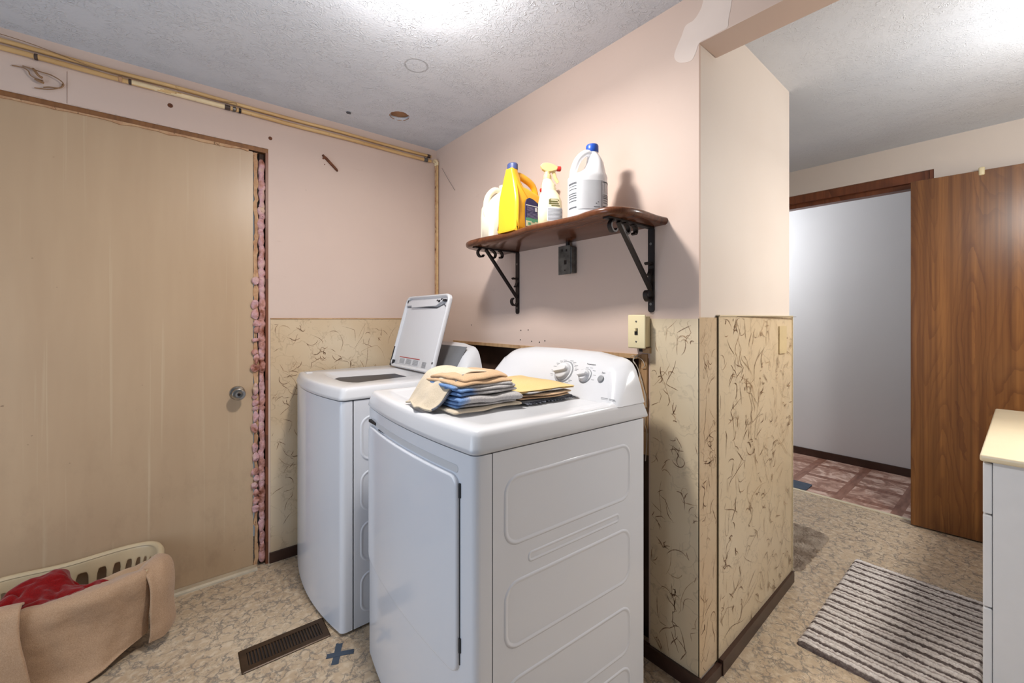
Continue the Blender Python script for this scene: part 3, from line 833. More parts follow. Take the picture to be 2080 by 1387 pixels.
def panel_grid(bm, y0, y1, z0, z1, r, back, front, edge=.006, ny=22, nz=16):
    """grid panel with rounded corners following the bow"""
    def f(u, v):
        # squircle-ish mapping: keep rect grid, pull corner verts in
        y = y0 + (y1 - y0) * u; z = z0 + (z1 - z0) * v
        cy = min(max(y, y0 + r), y1 - r); cz = min(max(z, z0 + r), z1 - r)
        dy, dz = y - cy, z - cz; m = max(abs(dy), abs(dz)); l = math.hypot(dy, dz)
        if l > 1e-9: y = cy + dy / l * m; z = cz + dz / l * m
        de = min(r, r - m) if l > 1e-9 else r
        dd = min(y - y0, y1 - y, z - z0, z1 - z); dd = de if l > 1e-9 else r
        k = min(1, dd / edge); off = front + (1 - math.sqrt(max(0, 1 - (1 - k) ** 2))) * edge
        return (bowx(y) + off, y, z)
    us = []
    def spaced(n, a, b, r, edge):
        out = [0, edge * .15, edge * .4, edge * .7, edge, r * .45, r * .7, r]
        L = b - a; mid = [r + (L - 2 * r) * i / n for i in range(1, n)]
        res = out + mid + [L - q for q in out[::-1]]
        return [q / L for q in res]
    U = spaced(ny, y0, y1, r, edge); Vv = spaced(nz, z0, z1, r, edge)
    G = [[bm.verts.new(f(u, v)) for v in Vv] for u in U]
    for i in range(len(U) - 1):
        for j in range(len(Vv) - 1): bm.faces.new((G[i][j], G[i + 1][j], G[i + 1][j + 1], G[i][j + 1]))
    bnd = [G[i][0] for i in range(len(U))] + [G[-1][j] for j in range(1, len(Vv))] + [G[i][-1] for i in range(len(U) - 2, -1, -1)] + [G[0][j] for j in range(len(Vv) - 2, 0, -1)]
    bk = [bm.verts.new((bowx(v.co.y) + back, v.co.y, v.co.z)) for v in bnd]
    n = len(bnd)
    for i in range(n): bm.faces.new((bnd[i], bk[i], bk[(i + 1) % n], bnd[(i + 1) % n]))
    bmesh.ops.recalc_face_normals(bm, faces=bm.faces[:])
panel_grid(b, -.305, .325, .365, .842, .028, .002, -.010)
ddoor = obj('door', b, M['white'], dry, True, angle=50)
b = BM()   # recessed pull slot above the door
panel_grid(b, -.300, .320, .846, .866, .009, .001, -.0012, .002, 22, 2)
obj('pull_recess', b, M['greypanel'], ddoor, True)
b = BM(); box(b, -.0145, -.006, .245, .312, .853, .862); box(b, -.018, -.010, .10, .21, .8455, .8475)
obj('pull_slot_shade', b, M['dark'], ddoor)  # dark boxes stand in for the shade inside the pull slot
for z in (.42, .79): b = BM(); box(b, -.008, .0, -.3105, -.3055, z, z + .035); obj('door_hinge', b, M['dark'], ddoor)
b = BM(); box(b, -.006, .0, -.3075, -.3045, .39, .82); obj('door_gap', b, M['dark'], ddoor)
b = BM(); console(b, DW - .006, .508, .948, 1.098, DD + .01)
dcon = obj('console', b, M['whiteplastic'], dry, True, angle=50)
# panel on the leaning console face: local frame
sl = math.atan(.62)
def CP(u, v, t=0.0):       # u along the width (to the right seen from the front = -y), v up the slope
    x = .508 + v * sin(sl); z = .948 + v * cos(sl)
    return (x - t * cos(sl), -u, z + t * sin(sl))
def knob(parent, u, v, r, h, name, grip=True):
    nrm = Vector((-cos(sl), 0, sin(sl))); base = Vector(CP(u, v))
    e1 = Vector((0, -1, 0)); e2 = Vector((sin(sl), 0, cos(sl)))
    def LO(a, c, t): return base + e1 * a + e2 * c + nrm * t
    bm = BM()
    lp = [(r * 1.18, -.001), (r * 1.18, .003), (r * 1.02, .004), (r * .97, .010), (r * .90, h * .55), (r * .80, h * .62)]
    loops(bm, [[LO(q * cos(2 * pi * k / 28), q * sin(2 * pi * k / 28), t) for k in range(28)] for q, t in lp])
    if grip:
        g = rrect(-r * .92, r * .92, -r * .26, r * .26, r * .24, 4); an = R(18)
        g = [(p[0] * cos(an) - p[1] * sin(an), p[0] * sin(an) + p[1] * cos(an)) for p in g]
        loops(bm, [[LO(p[0], p[1], .006) for p in g], [LO(p[0], p[1], h * .85) for p in g], [LO(p[0] * .93, p[1] * .85, h) for p in g]])
    k = obj(name, bm, M['whiteplastic'], parent, True, angle=40)
    bm = BM(); loops(bm, [[LO(q * cos(2 * pi * k / 28), q * sin(2 * pi * k / 28), t) for k in range(28)] for q, t in ((r * 1.30, -.001), (r * 1.30, .0012), (r * 1.15, .0015))])
    obj('dial_ring', bm, M['print'], k, True)
    return k
KN = [(.085, .092), (.190, .088), (.262, .085)]
knob(dcon, KN[0][0], KN[0][1], .033, .030, 'timer_knob'); knob(dcon, KN[1][0], KN[1][1], .021, .026, 'temperature_knob')
bm = BM(); nrm = Vector((-cos(sl), 0, sin(sl))); base = Vector(CP(*KN[2]))
e1 = Vector((0, -1, 0)); e2 = Vector((sin(sl), 0, cos(sl)))
loops(bm, [[base + e1 * (q * cos(2 * pi * k / 24)) + e2 * (q * sin(2 * pi * k / 24)) + nrm * t for k in range(24)] for q, t in ((.0115, -.001), (.0115, .005), (.009, .0065), (.004, .006))])
obj('start_button', bm, M['print'], dcon, True)
b = BM(); it = []
for k in range(16):
    a = R(20 + k * 20); r0 = .048
    if 200 < math.degrees(a) % 360 < 250: continue
    u, v = KN[0][0] + r0 * cos(a) * 1.05, KN[0][1] + r0 * .95 * sin(a)
    if v > .150 or v < .03: continue
    L = .016 if cos(a) > 0 else -.016
    it.append((min(u, u + L), max(u, u + L), v, v + .0022)); it.append((min(u, u + L * .7), max(u, u + L * .7), v - .005, v - .0035))
for k in range(6):
    a = R(-20 + k * 32); u, v = KN[1][0] + .034 * cos(a), KN[1][1] + .032 * sin(a)
    it.append((u, u + .012, v, v + .0018))
it += [(.29, .345, .022, .0245), (.292, .34, .0185, .020)]
lines(b, it, CP); obj('console_print', b, M['print'], dcon, kind='stuff')
CM = Matrix(((0, sin(sl), -cos(sl), 0), (-1, 0, 0, 0), (0, cos(sl), sin(sl), 0), (0, 0, 0, 1)))
def cm(u, v):
    m = CM.copy(); p = CP(u, v, .0005); m.translation = p; return m
textobj('temperature_text', 'Temperature', .0075, M['printdark'], dcon, cm(.197, .133))
textobj('start_text', 'Start', .0075, M['printdark'], dcon, cm(.262, .108))
for sx in (.05, DD - .05):
    for sy in (-hw + .05, hw - .05): b = BM(); lathe(b, [(.018, 0), (.018, .013)], (sx, sy, 0), 12); obj('foot', b, M['iron'], dry)

# ---- washer
WW, WD = .686, .66
wa = thing('washing_machine', 'white top-loading washing machine with its lid standing open, behind the dryer', 'washing machine', (.522, 2.003, 0), 0)
hw = WW / 2
b = BM(); pl = plan(WW, .05, .034, .022)
prism(b, pl, .012, ZS - .006, 'z'); obj('cabinet', b, M['white'], wa, True, angle=30)
b = BM()
box(b, .046, WD, -hw + .0, hw, .012, ZS - .006)
for z0, z1 in ((.655, .835), (.455, .620), (.255, .42), (.055, .22)):
    emboss(b, -hw, .075, .585, z0, z1, .045)
obj('side_panel', b, M['white'], wa, True, angle=60)
b = BM(); box(b, .02, WD - .01, -hw + .006, hw - .006, ZS - .03, ZS - .012)
obj('seam', b, M['dark'], wa)
ztw = .950
b = deck_mesh(WW, WD + .005, .034, ztw, (.075, .455, -.235, .235))
# deck back edge strip is closed by the sheet under the console
o = obj('top', b, M['whiteplastic'], wa, True, angle=50)
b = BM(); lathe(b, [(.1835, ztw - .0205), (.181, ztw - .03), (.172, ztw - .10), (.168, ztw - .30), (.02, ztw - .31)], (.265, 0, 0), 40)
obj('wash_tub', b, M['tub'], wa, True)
b = BM(); box(b, .02, .05, hw - .11, hw - .07, ztw - .006, ztw + .004, .004, 3)
obj('lid_bumper', b, M['whiteplastic'], wa, True)
b = BM(); console(b, WW - .006, .54, .945, 1.090, WD + .01)
wcon = obj('console', b, M['whiteplastic'], wa, True, angle=50)
b = BM()
def CPW(u, v, t=0.0):
    x = .54 + v * sin(sl); z = .945 + v * cos(sl); return (x - t * cos(sl), -u, z + t * sin(sl))
lines(b, [(-.27, .27, .03, .158)], CPW, .0012); obj('console_face', b, M['darkgrey'], wcon)
# lid, standing open: local frame at the hinge
LW, LL = .470, .400; tilt = R(74)
hinge = Vector((.462, 0.015, ztw + .004))
eu = Vector((cos(tilt), 0, sin(tilt)))            # up the lid
en = Vector((-sin(tilt), 0, cos(tilt)))           # the inner side, towards the room
def LP(y, s, t): return hinge + Vector((0, y, 0)) + eu * s + en * t
b = BM()
ol = rrect(-LW / 2, LW / 2, 0, LL, .035, 6)
def lr(ins, t, squeeze=0): return [LP(p[0] - math.copysign(min(ins, abs(p[0])), p[0]), p[1] - (ins if p[1] > LL / 2 else -ins), t) for p in ol]
loops(b, [lr(.004, -.010), lr(0, -.006), lr(0, .010), lr(.003, .014), lr(.008, .014), lr(.012, .010), lr(.016, .001)], True, True)
lid = obj('lid', b, M['whiteplastic'], wa, True, angle=50)
b = BM()    # reinforcing flange along the free edge
fl = [(-.205, .372), (.212, .372), (.212, .345), (.150, .345), (.148, .335), (-.12, .338), (-.150, .352), (-.175, .362)]
loops(b, [[LP(p[0], p[1], .0005) for p in fl], [LP(p[0], p[1], .013) for p in fl]])
obj('lid_flange', b, M['whiteplastic'], lid)
for y, s, w_, h_ in ((-.19, .366, .012, .005), (-.165, .371, .006, .004), (-.145, .362, .010, .006), (-.125, .366, .006, .004), (.205, .368, .006, .008), (-.228, .05, .005, .005), (-.228, .012, .005, .005), (.228, .06, .004, .05), (.205, .025, .004, .012), (.222, .008, .008, .006)):
    b = BM(); loops(b, [[LP(y + a * w_, s + c * h_, t) for a, c in ((-1, -1), (1, -1), (1, 1), (-1, 1))] for t in (.0005, .0142)])
    obj('lid_fastener', b, M['dark'], lid)
b = BM()
# gasket-like dark line along the left edge and the flange
loops(b, [[LP(y, s, .0012) for y, s in ((.213, .343), (-.12, .335), (-.18, .352), (-.212, .335), (-.212, .330), (-.18, .345), (-.12, .327), (.15, .337), (.213, .338))], [LP(y, s, .0022) for y, s in ((.213, .343), (-.12, .335), (-.18, .352), (-.212, .335), (-.212, .330), (-.18, .345), (-.12, .327), (.15, .337), (.213, .338))]])
obj('lid_seal', b, M['printdark'], lid)
def LQ(u, v, t=0.0): return tuple(LP(u, v, .0014 + t))
b = BM(); lines(b, [(-.075, .155, .022, .060)], LQ, .0006); wl = obj('warning_label', b, M['label'], lid)
b = BM(); lines(b, [(-.075, .155, .056, .0605)], LQ, .0012); obj('label_heading', b, M['redprint'], wl, label='red band across the label')
b = BM(); it = []
for k, y0 in enumerate((.105, .028, -.05)):
    for q in range(6): it.append((y0 - .018, y0 + .042 - .004 * (q % 2), .026 + q * .0045, .0282 + q * .0045))
for q in range(5):
    it.append((-.150, -.110, .022 + q * .006, .025 + q * .006))
lines(b, it, LQ, .0011); obj('label_text', b, M['print'], wl, kind='stuff')
for sx in (.05, WD - .05):
    for sy in (-hw + .05, hw - .05): b = BM(); lathe(b, [(.018, 0), (.018, .013)], (sx, sy, 0), 12); obj('foot', b, M['iron'], wa)

# ------------------------------------------------------------------ folded towels on the dryer
DROOP = {6: .006, 7: .012, 8: .016, 33: .006}
def folded(name, label, cat, group, cx, cy, z0, L, Wd, layers, gap, mat, rot, phase=0, thick=.006, sag=.004, seed=0):
    """a cloth folded back and forth: serpentine profile along x, swept along y"""
    rnd = random.Random(seed); droop = DROOP.get(seed, 0)
    pts = []
    for k in range(layers):
        z = thick / 2 + k * gap; a, c = (-L / 2, L / 2) if (k + phase) % 2 == 0 else (L / 2, -L / 2)
        jit = rnd.uniform(-.006, .006)
        n = 9
        for i in range(n):
            t = i / (n - 1)
            pts.append((a + (c - a) * t + (jit if i in (n - 1,) else 0), z))
        if k < layers - 1:
            s = 1 if c > a else -1
            pts.append((c + jit + s * gap * .45, z + gap * .25)); pts.append((c + jit + s * gap * .45, z + gap * .75))
    bm = BM(); nv = 14; n = len(pts)
    off = rnd.uniform(0, 50)
    def f(u, v):
        i = round(u * (n - 1)); x, z = pts[i]; y = (v - .5) * Wd
        nz = mnoise.noise(Vector((x * 9 + off, y * 9, z * 6))) * sag * 1.6 + mnoise.noise(Vector((x * 22, y * 22 + off, z * 6))) * sag * .7
        nx = mnoise.noise(Vector((y * 12 + off, z * 40, 3))) * .017
        edge = (abs(v - .5) * 2) ** 4
        return (x + nx, y + nx * .6 + mnoise.noise(Vector((x * 10, z * 60 + off, 1))) * .006 * edge, max(thick * .52 - droop, z - droop * min(1.3, (max(0, abs(y) / .1 - .35) / .65) ** 2.2 + (max(0, abs(x) / .1 - .35) / .65) ** 2.2) + nz * (z / (.01 + z)) + .003 * edge * mnoise.noise(Vector((x * 30, off, z * 30)))))
    grid(bm, n, nv, f)
    o = obj(name, bm, mat, smooth=True, angle=180); solid(o, thick * .86, 0); subsurf(o, 2)
    o.location = (cx, cy, z0); o.rotation_euler = (0, 0, rot); tag(o, label, cat, group)
    return o
DZ = .9585
G1 = 'folded towels in the left stack on the dryer'
lx, ly = .716, 1.075
z = DZ
L1 = [('oatmeal hemmed towel, lowest in the left stack on the dryer', 'oat', .225, .235, 1, .0105, .02, 0),
      ('blue and grey folded towel second from the bottom of the left stack', 'bluegrey', .205, .205, 3, .0105, -.02, 0),
      ('pale blue and grey folded towel in the middle of the left stack', 'bluegrey2', .205, .205, 2, .0112, .05, 0),
      ('blue and grey folded towel just under the tan towels of the left stack', 'bluegrey', .20, .20, 1, .0112, -.05, 1),
      ('tan folded towel second from the top of the left stack', 'tan', .195, .19, 1, .0115, .06, 0),
      ('rumpled tan towel on top of the left stack', 'tan', .175, .175, 1, .0115, .14, 0)]
for i, (lab, m_, L_, W_, ny_, gp, rt, ph) in enumerate(L1):
    dx = (0, .006, .004, 0, .004, .008)[i]; dy = (0, -.002, .0, .004, .002, .004)[i]
    o = folded('folded_towel', lab, 'towel', G1, lx + dx, ly + dy, z, L_, W_, ny_, gp, M[m_], rt + DR + R(90), ph, .0115, .0055 + .0014 * i, i + 3)
    z += ny_ * gp + .0012
ztop1 = z
# the towel draped over the left side of the stack with a dark underside
bm = BM()
prof = smoothpts([(.030, .103), (.00, .107), (-.035, .105), (-.065, .090), (-.088, .062), (-.104, .038), (-.122, .020), (-.138, .007), (-.150, .0055)] and
                 [(.030, 0, .100), (.00, 0, .1035), (-.035, 0, .101), (-.068, 0, .088), (-.096, 0, .062), (-.114, 0, .040), (-.128, 0, .022), (-.142, 0, .010), (-.150, 0, .006)], 3)
n = len(prof)
def fdr(u, v):
    p = prof[round(u * (n - 1))]; y = -.085 + .19 * v
    k = u ** 1.5
    return (p.x - .012 * k * sin(v * 5) + .01 * mnoise.noise(Vector((u * 3, v * 4, 2))), y + .03 * k * (1 - v) + .01 * mnoise.noise(Vector((u * 6, v * 2, 9))), max(.0055, p.z + .004 * sin(v * 14 + u * 4) * (.3 + k)))
grid(bm, n, 16, fdr)
o = obj('draped_towel', bm, M['oat'], smooth=True, angle=180); solid(o, .006, 1); subsurf(o, 1)
o.location = (lx - .002, ly + .03, DZ + .004); o.rotation_euler = (0, 0, DR + .1)
tag(o, 'oatmeal towel hanging down the left side of the left towel stack', 'towel', G1)
bm = BM()
tube(bm, smoothpts([(-.150, -.062, .006), (-.135, -.066, .012), (-.118, -.074, .030), (-.100, -.078, .055), (-.080, -.080, .080), (-.055, -.078, .094)], 4), [.0035] * 21, 8)
o = obj('dark_towel_hem', bm, M['denim'], smooth=True); o.parent = bpy.data.objects['draped_towel']; o['label'] = 'dark grey hem'
G2 = 'folded cloths in the right stack on the dryer'
rx, ry = .948, 1.085
z = DZ
for i, (lab, m_, L_, W_, ny_, gp, rt, ph) in enumerate([
        ('dark frayed denim cloth, lowest in the right stack on the dryer', 'denim', .25, .225, 1, .0085, .02, 1),
        ('tan folded cloth in the middle of the right stack on the dryer', 'tan', .26, .21, 2, .0095, -.03, 0),
        ('dark and grey folded cloth just under the yellow cloth', 'grey_terry', .25, .20, 1, .008, .03, 1),
        ('yellow folded cloth on top of the right stack', 'yellowcloth', .30, .225, 2, .0062, -.02, 0)]):
    o = folded('folded_cloth', lab, 'cloth', G2, rx, ry + (.02 if i == 3 else 0), z, L_, W_, ny_, gp, M[m_], rt + DR + R(90), ph, .0075 if i < 3 else .005, .003, i + 30)
    if i == 0:
        bm = BM()
        for q in range(34):
            x = -.10 + .2 * q / 33; y = -.127
            tube(bm, [(y + .004, x, .004), (y - .005, x + random.uniform(-.004, .004), .0035), (y - random.uniform(.008, .016), x + random.uniform(-.007, .007), .0022)], .0014, 5)
        obj('fringe', bm, M['denim'], o, True)
    z += ny_ * gp + .001

# ------------------------------------------------------------------ shelf with scroll brackets
SZ0, SZ1 = 1.545, 1.570
sh = thing('wall_shelf', 'varnished brown wooden wall shelf on two black iron scroll brackets', 'shelf', (XS, 1.22, SZ0))
fpts = [(XS, .790), (1.30, .792), (1.18, .785), (1.118, .797), (1.082, .822), (1.068, .860), (1.070, .92), (1.081, .975), (1.077, 1.05), (1.070, 1.12), (1.066, 1.20), (1.074, 1.27), (1.082, 1.34), (1.072, 1.42), (1.064, 1.50), (1.063, 1.56), (1.070, 1.62), (1.098, 1.668), (1.16, 1.695), (1.26, 1.715), (XS, 1.72)]
sm = smoothpts([(p[0] - XS, p[1] - 1.22, 0) for p in fpts], 5)
b = BM()
def sring(ins, z):
    out = []
    for p in sm:
        k = min(1, abs(p.x) / .03)
        cx_, cy_ = -.05, 0
        d = Vector((p.x - cx_, (p.y - cy_) * .35, 0)); d.normalize()
        out.append((p.x - d.x * ins * k, p.y - d.y * ins, z))
    return out
loops(b, [sring(.010, 0), sring(.003, .004), sring(0, .011), sring(0, .017), sring(.002, .022), sring(.006, .025)])
obj('board', b, M['shelfwood'], sh, True, angle=50)
def bracket(name, y):
    b = BM(); yy = y - 1.22
    tl = -.305
    prism(b, rrect(-.012, .012, tl, -.0005, .011, 5), -.006, 0, 'x')
    for v in b.verts: v.co.y += yy
    box(b, -.262, -.002, yy - .012, yy + .012, -.006, -.0005)
    # diagonal
    p0, p1 = Vector((-.195, yy, -.008)), Vector((-.006, yy, -.225))
    d = (p1 - p0).normalized(); nn = Vector((d.z, 0, -d.x)) * .0045
    vs = []
    for p in (p0, p1):
        for s_, t_ in ((-1, -1), (1, -1), (1, 1), (-1, 1)): vs.append(b.verts.new(p + nn * s_ + Vector((0, .0085 * t_, 0))))
    fs = [b.faces.new(vs[0:4]), b.faces.new(vs[4:8][::-1])] + [b.faces.new((vs[i], vs[i + 4], vs[(i + 1) % 4 + 4], vs[(i + 1) % 4])) for i in range(4)]
    bmesh.ops.recalc_face_normals(b, faces=fs)
    def scroll(pts):
        P = smoothpts([(x, yy, z) for x, z in pts], 4); n = len(P)
        rings = []
        for i, p in enumerate(P):
            t = (P[min(i + 1, n - 1)] - P[max(i - 1, 0)]).normalized(); q = Vector((t.z, 0, -t.x)) * .0032
            rings.append([p + q + Vector((0, -.0085, 0)), p + q + Vector((0, .0085, 0)), p - q + Vector((0, .0085, 0)), p - q + Vector((0, -.0085, 0))])
        loops(b, rings)
    scroll([(-.225, -.006), (-.238, -.016), (-.240, -.030), (-.230, -.042), (-.216, -.042), (-.209, -.033)])
    scroll([(-.165, -.006), (-.150, -.012), (-.140, -.024), (-.143, -.038), (-.156, -.044), (-.166, -.036)])
    scroll([(-.118, -.006), (-.105, -.012), (-.098, -.026), (-.104, -.038), (-.114, -.036)])
    scroll([(-.006, -.135), (-.018, -.130), (-.028, -.134), (-.034, -.128)])
    scroll([(-.006, -.150), (-.012, -.165), (-.020, -.172)])
    scroll([(-.006, -.250), (-.016, -.262), (-.030, -.262), (-.040, -.250), (-.040, -.236), (-.030, -.228)])
    o = obj(name, b, M['iron'], sh); bevel(o, .0012, 2)
    for zz in (-.06, -.275): s = BM(); lathe(s, [(.005, -.0075), (.005, -.006)], (0, yy, zz), 12, 'x'); obj('screw', s, M['screw'], o, True)
bracket('bracket', 1.594); bracket('bracket', .853)

# ------------------------------------------------------------------ bottles
ST = SZ1 + .0003
# bleach jug
bl = thing('bleach_jug', 'white bleach jug with a blue cap and grey back label at the right end', 'bottle', (1.180, 1.005, ST), R(50.5 - 90 + 6))
# local: x = image right, y = away from the camera
b = BM()
superloft(b, [(0, 0, 0, .058, .052, 2.6), (.004, 0, 0, .066, .058, 2.6), (.016, 0, 0, .070, .062, 2.6), (.026, 0, 0, .0685, .0605, 2.6), (.13, 0, 0, .0685, .0605, 2.6), (.142, 0, 0, .068, .060, 2.6), (.150, 0, 0, .069, .060, 2.5),
              (.158, .004, 0, .063, .057, 2.4), (.166, .014, .001, .051, .054, 2.2), (.182, .024, .002, .038, .048, 2.1), (.205, .027, .002, .030, .042, 2.1), (.225, .024, .001, .024, .032, 2), (.238, .019, 0, .021, .022, 2), (.248, .018, 0, .019, .019, 2)])
body = obj('bottle_body', b, M['whitebottle'], bl, True, angle=60)
b = BM(); tube(b, smoothpts([(.014, -.008, .232), (-.004, -.012, .238), (-.022, -.013, .230), (-.038, -.013, .212), (-.049, -.012, .188), (-.055, -.010, .162), (-.054, -.006, .140)], 4), [.010, .0105, .011, .0115, .012, .0125, .013] and .0125, 12)
obj('handle', b, M['whitebottle'], bl, True)
b = BM(); lathe(b, [(.021, .244), (.0225, .246), (.0225, .268), (.020, .272), (.003, .272)], (.018, 0, 0), 28); o = obj('cap', b, M['bluecap'], bl, True)
def wrap(bm, a0, a1, z0, z1, rx, ry, n, off, cx=0, cy=0, N=16, mi=0):
    rings = []
    for zz in (z0, z1):
        r = []
        for i in range(N + 1):
            a = R(a0 + (a1 - a0) * i / N); ca, sa = cos(a), sin(a)
            r.append((cx + (rx + off) * math.copysign(abs(ca) ** (2 / n), ca), cy + (ry + off) * math.copysign(abs(sa) ** (2 / n), sa), zz))
        rings.append(r)
    for f in loops(bm, rings, False, False, closed=False): f.material_index = mi
b = BM(); wrap(b, 182, 358, .028, .128, .0685, .0605, 2.6, .0006); lb = obj('label', b, M['label'], bl, True)
b = BM(); wrap(b, 232, 292, .028, .128, .0685, .0605, 2.6, .0011); wrap(b, 306, 350, .088, .124, .0685, .0605, 2.6, .0011)
obj('label_panel', b, M['greypanel'], lb, True)
b = BM()
for zz, h_ in ((.118, .006), (.100, .0022), (.084, .0028), (.076, .0028), (.068, .0028), (.058, .0026), (.110, .0018), (.034, .0045)): wrap(b, 184, 226, zz, zz + h_, .0685, .0605, 2.6, .0016)
for zz, h_ in ((.078, .002), (.072, .002), (.066, .003), (.058, .002), (.050, .002), (.032, .008), (.122, .003)): wrap(b, 300, 354, zz, zz + h_, .0685, .0605, 2.6, .0016)
wrap(b, 294, 295.2, .028, .128, .0685, .0605, 2.6, .0016)
for k in range(3):
    wrap(b, 276 + (k % 2) * 5, 279 + (k % 2) * 5, .046 + .005 * (k == 1), .0485 + .005 * (k == 1), .0685, .0605, 2.6, .0016)
wrap(b, 272, 288, .034, .036, .0685, .0605, 2.6, .0016)
obj('label_print', b, M['printdark'], lb, True, kind='stuff')

# yellow detergent jug: local x from the front of the shelf to the wall, y along the wall
yj = thing('detergent_jug', 'large yellow detergent jug with a slate blue cap and navy label', 'bottle', (1.078, 1.345, ST), 0)
yj.scale = (.84, 1, 1)
b = BM()
out = smoothpts([(.004, 0, .0), (.06, 0, 0), (.10, 0, 0), (.20, 0, 0), (.216, 0, .003), (.221, 0, .012), (.222, 0, .05), (.222, 0, .10), (.219, 0, .135), (.205, 0, .150), (.17, 0, .163), (.13, 0, .174), (.10, 0, .182), (.078, 0, .186), (.064, 0, .193), (.059, 0, .215), (.056, 0, .240), (.054, 0, .256), (.050, 0, .262), (.030, 0, .262), (.020, 0, .262), (.014, 0, .256), (.010, 0, .22), (.003, 0, .14), (.000, 0, .06), (-.001, 0, .010), (.0, 0, .003)], 3, True)
def jring(yo, ins):
    res = []; m = len(out)
    for i, p in enumerate(out):
        t = (out[(i + 1) % m] - out[i - 1]).normalized(); nn = Vector((-t.z, 0, t.x))
        # keep inset along the inward normal; narrow neck gets less width
        nk = .5 if p.z > .215 else 1
        yy = yo * (1 if p.z < .12 else max(.36, 1 - ((p.z - .12) / .13) ** 1.3 * .64))
        q = p + nn * ins * nk; res.append((q.x, yy, q.z))
    return res
hY = .062
loops(b, [jring(-hY, .016), jring(-hY + .003, .007), jring(-hY + .012, .001), jring(-hY + .02, 0), jring(hY - .02, 0), jring(hY - .012, .001), jring(hY - .003, .007), jring(hY, .016)])
obj('bottle_body', b, M['yellowjug'], yj, True, angle=60)
b = BM(); tube(b, smoothpts([(.052, 0, .215), (.062, 0, .232), (.080, 0, .240), (.11, 0, .236), (.150, 0, .225), (.176, 0, .210), (.190, 0, .185), (.196, 0, .150)], 4), .0125, 12, flat=1.3)
obj('handle', b, M['yellowjug'], yj, True)
b = BM(); lathe(b, [(.024, .258), (.0245, .261), (.0245, .280), (.021, .284), (.004, .284)], (.040, 0, 0), 28); obj('cap', b, M['slatecap'], yj, True)
def JP(u, v, t=0.0): return (u, -hY - .0004 - t, v)
lab = BM()
lo = [(.060, .012), (.205, .012), (.205, .085), (.175, .105), (.14, .122), (.11, .134), (.085, .138), (.068, .130), (.061, .115)]
prism(lab, lo, -hY - .0012, -hY + .004, 'y'); jl = obj('label', lab, M['navy'], yj)
b = BM(); lines(b, [(.061, .205, .122, .1255), (.130, .142, .098, .116)] and [(.061, .203, .108, .1115) if False else (.061, .170, .105, .1085), (.120, .134, .086, .102)], lambda u, v, t=0: (u, -hY - .0010 - t, v), .0008); obj('white_print', b, M['label'], jl)
b = BM(); lines(b, [(.061, .205, .044, .056)], lambda u, v, t=0: (u, -hY - .0010 - t, v), .0008); obj('green_band', b, M['green'], jl)
b = BM(); lines(b, [(.061, .205, .022, .044)], lambda u, v, t=0: (u, -hY - .0010 - t, v), .0009); obj('pale_band', b, M['palegreen'], jl)
b = BM(); it = []
for q in range(4): it += [(.068, .112, .085 + q * .0045, .087 + q * .0045), (.142, .180, .085 + q * .0045, .087 + q * .0045)]
for q in range(4): it.append((.068, .198, .058 + q * .005, .0602 + q * .005))
it.append((.066, .200, .079, .0802))
lines(b, it, lambda u, v, t=0: (u, -hY - .0010 - t, v), .0008); obj('lilac_print', b, M['lilac'], jl, kind='stuff')
b = BM(); lines(b, [(.098, .118, .040, .052), (.075, .092, .028, .038), (.15, .165, .028, .038)], lambda u, v, t=0: (u, -hY - .0010 - t, v), .0014); obj('small_print', b, M['green'], jl, kind='stuff')

# off-white jug behind it
wj = thing('white_jug', 'off-white plastic jug with a handle, half hidden behind the yellow detergent jug', 'bottle', (1.095, 1.515, ST), R(3))
b = BM()
superloft(b, [(0, .085, 0, .078, .055, 3), (.004, .085, 0, .085, .061, 3), (.10, .085, 0, .086, .062, 3), (.14, .087, 0, .084, .060, 3), (.17, .094, 0, .074, .056, 2.6), (.195, .104, 0, .056, .048, 2.4), (.215, .108, 0, .034, .034, 2), (.235, .108, 0, .020, .020, 2)])
obj('bottle_body', b, M['offwhite'], wj, True, angle=60)
b = BM(); tube(b, smoothpts([(.088, 0, .222), (.060, 0, .224), (.034, 0, .208), (.014, 0, .180), (.006, 0, .145), (.008, 0, .11), (.020, 0, .080)], 4), .0125, 12, flat=1.1)
obj('handle', b, M['offwhite'], wj, True)
b = BM(); lathe(b, [(.021, .232), (.021, .252), (.017, .254)], (.108, 0, 0), 24); obj('cap', b, M['offwhite'], wj, True)

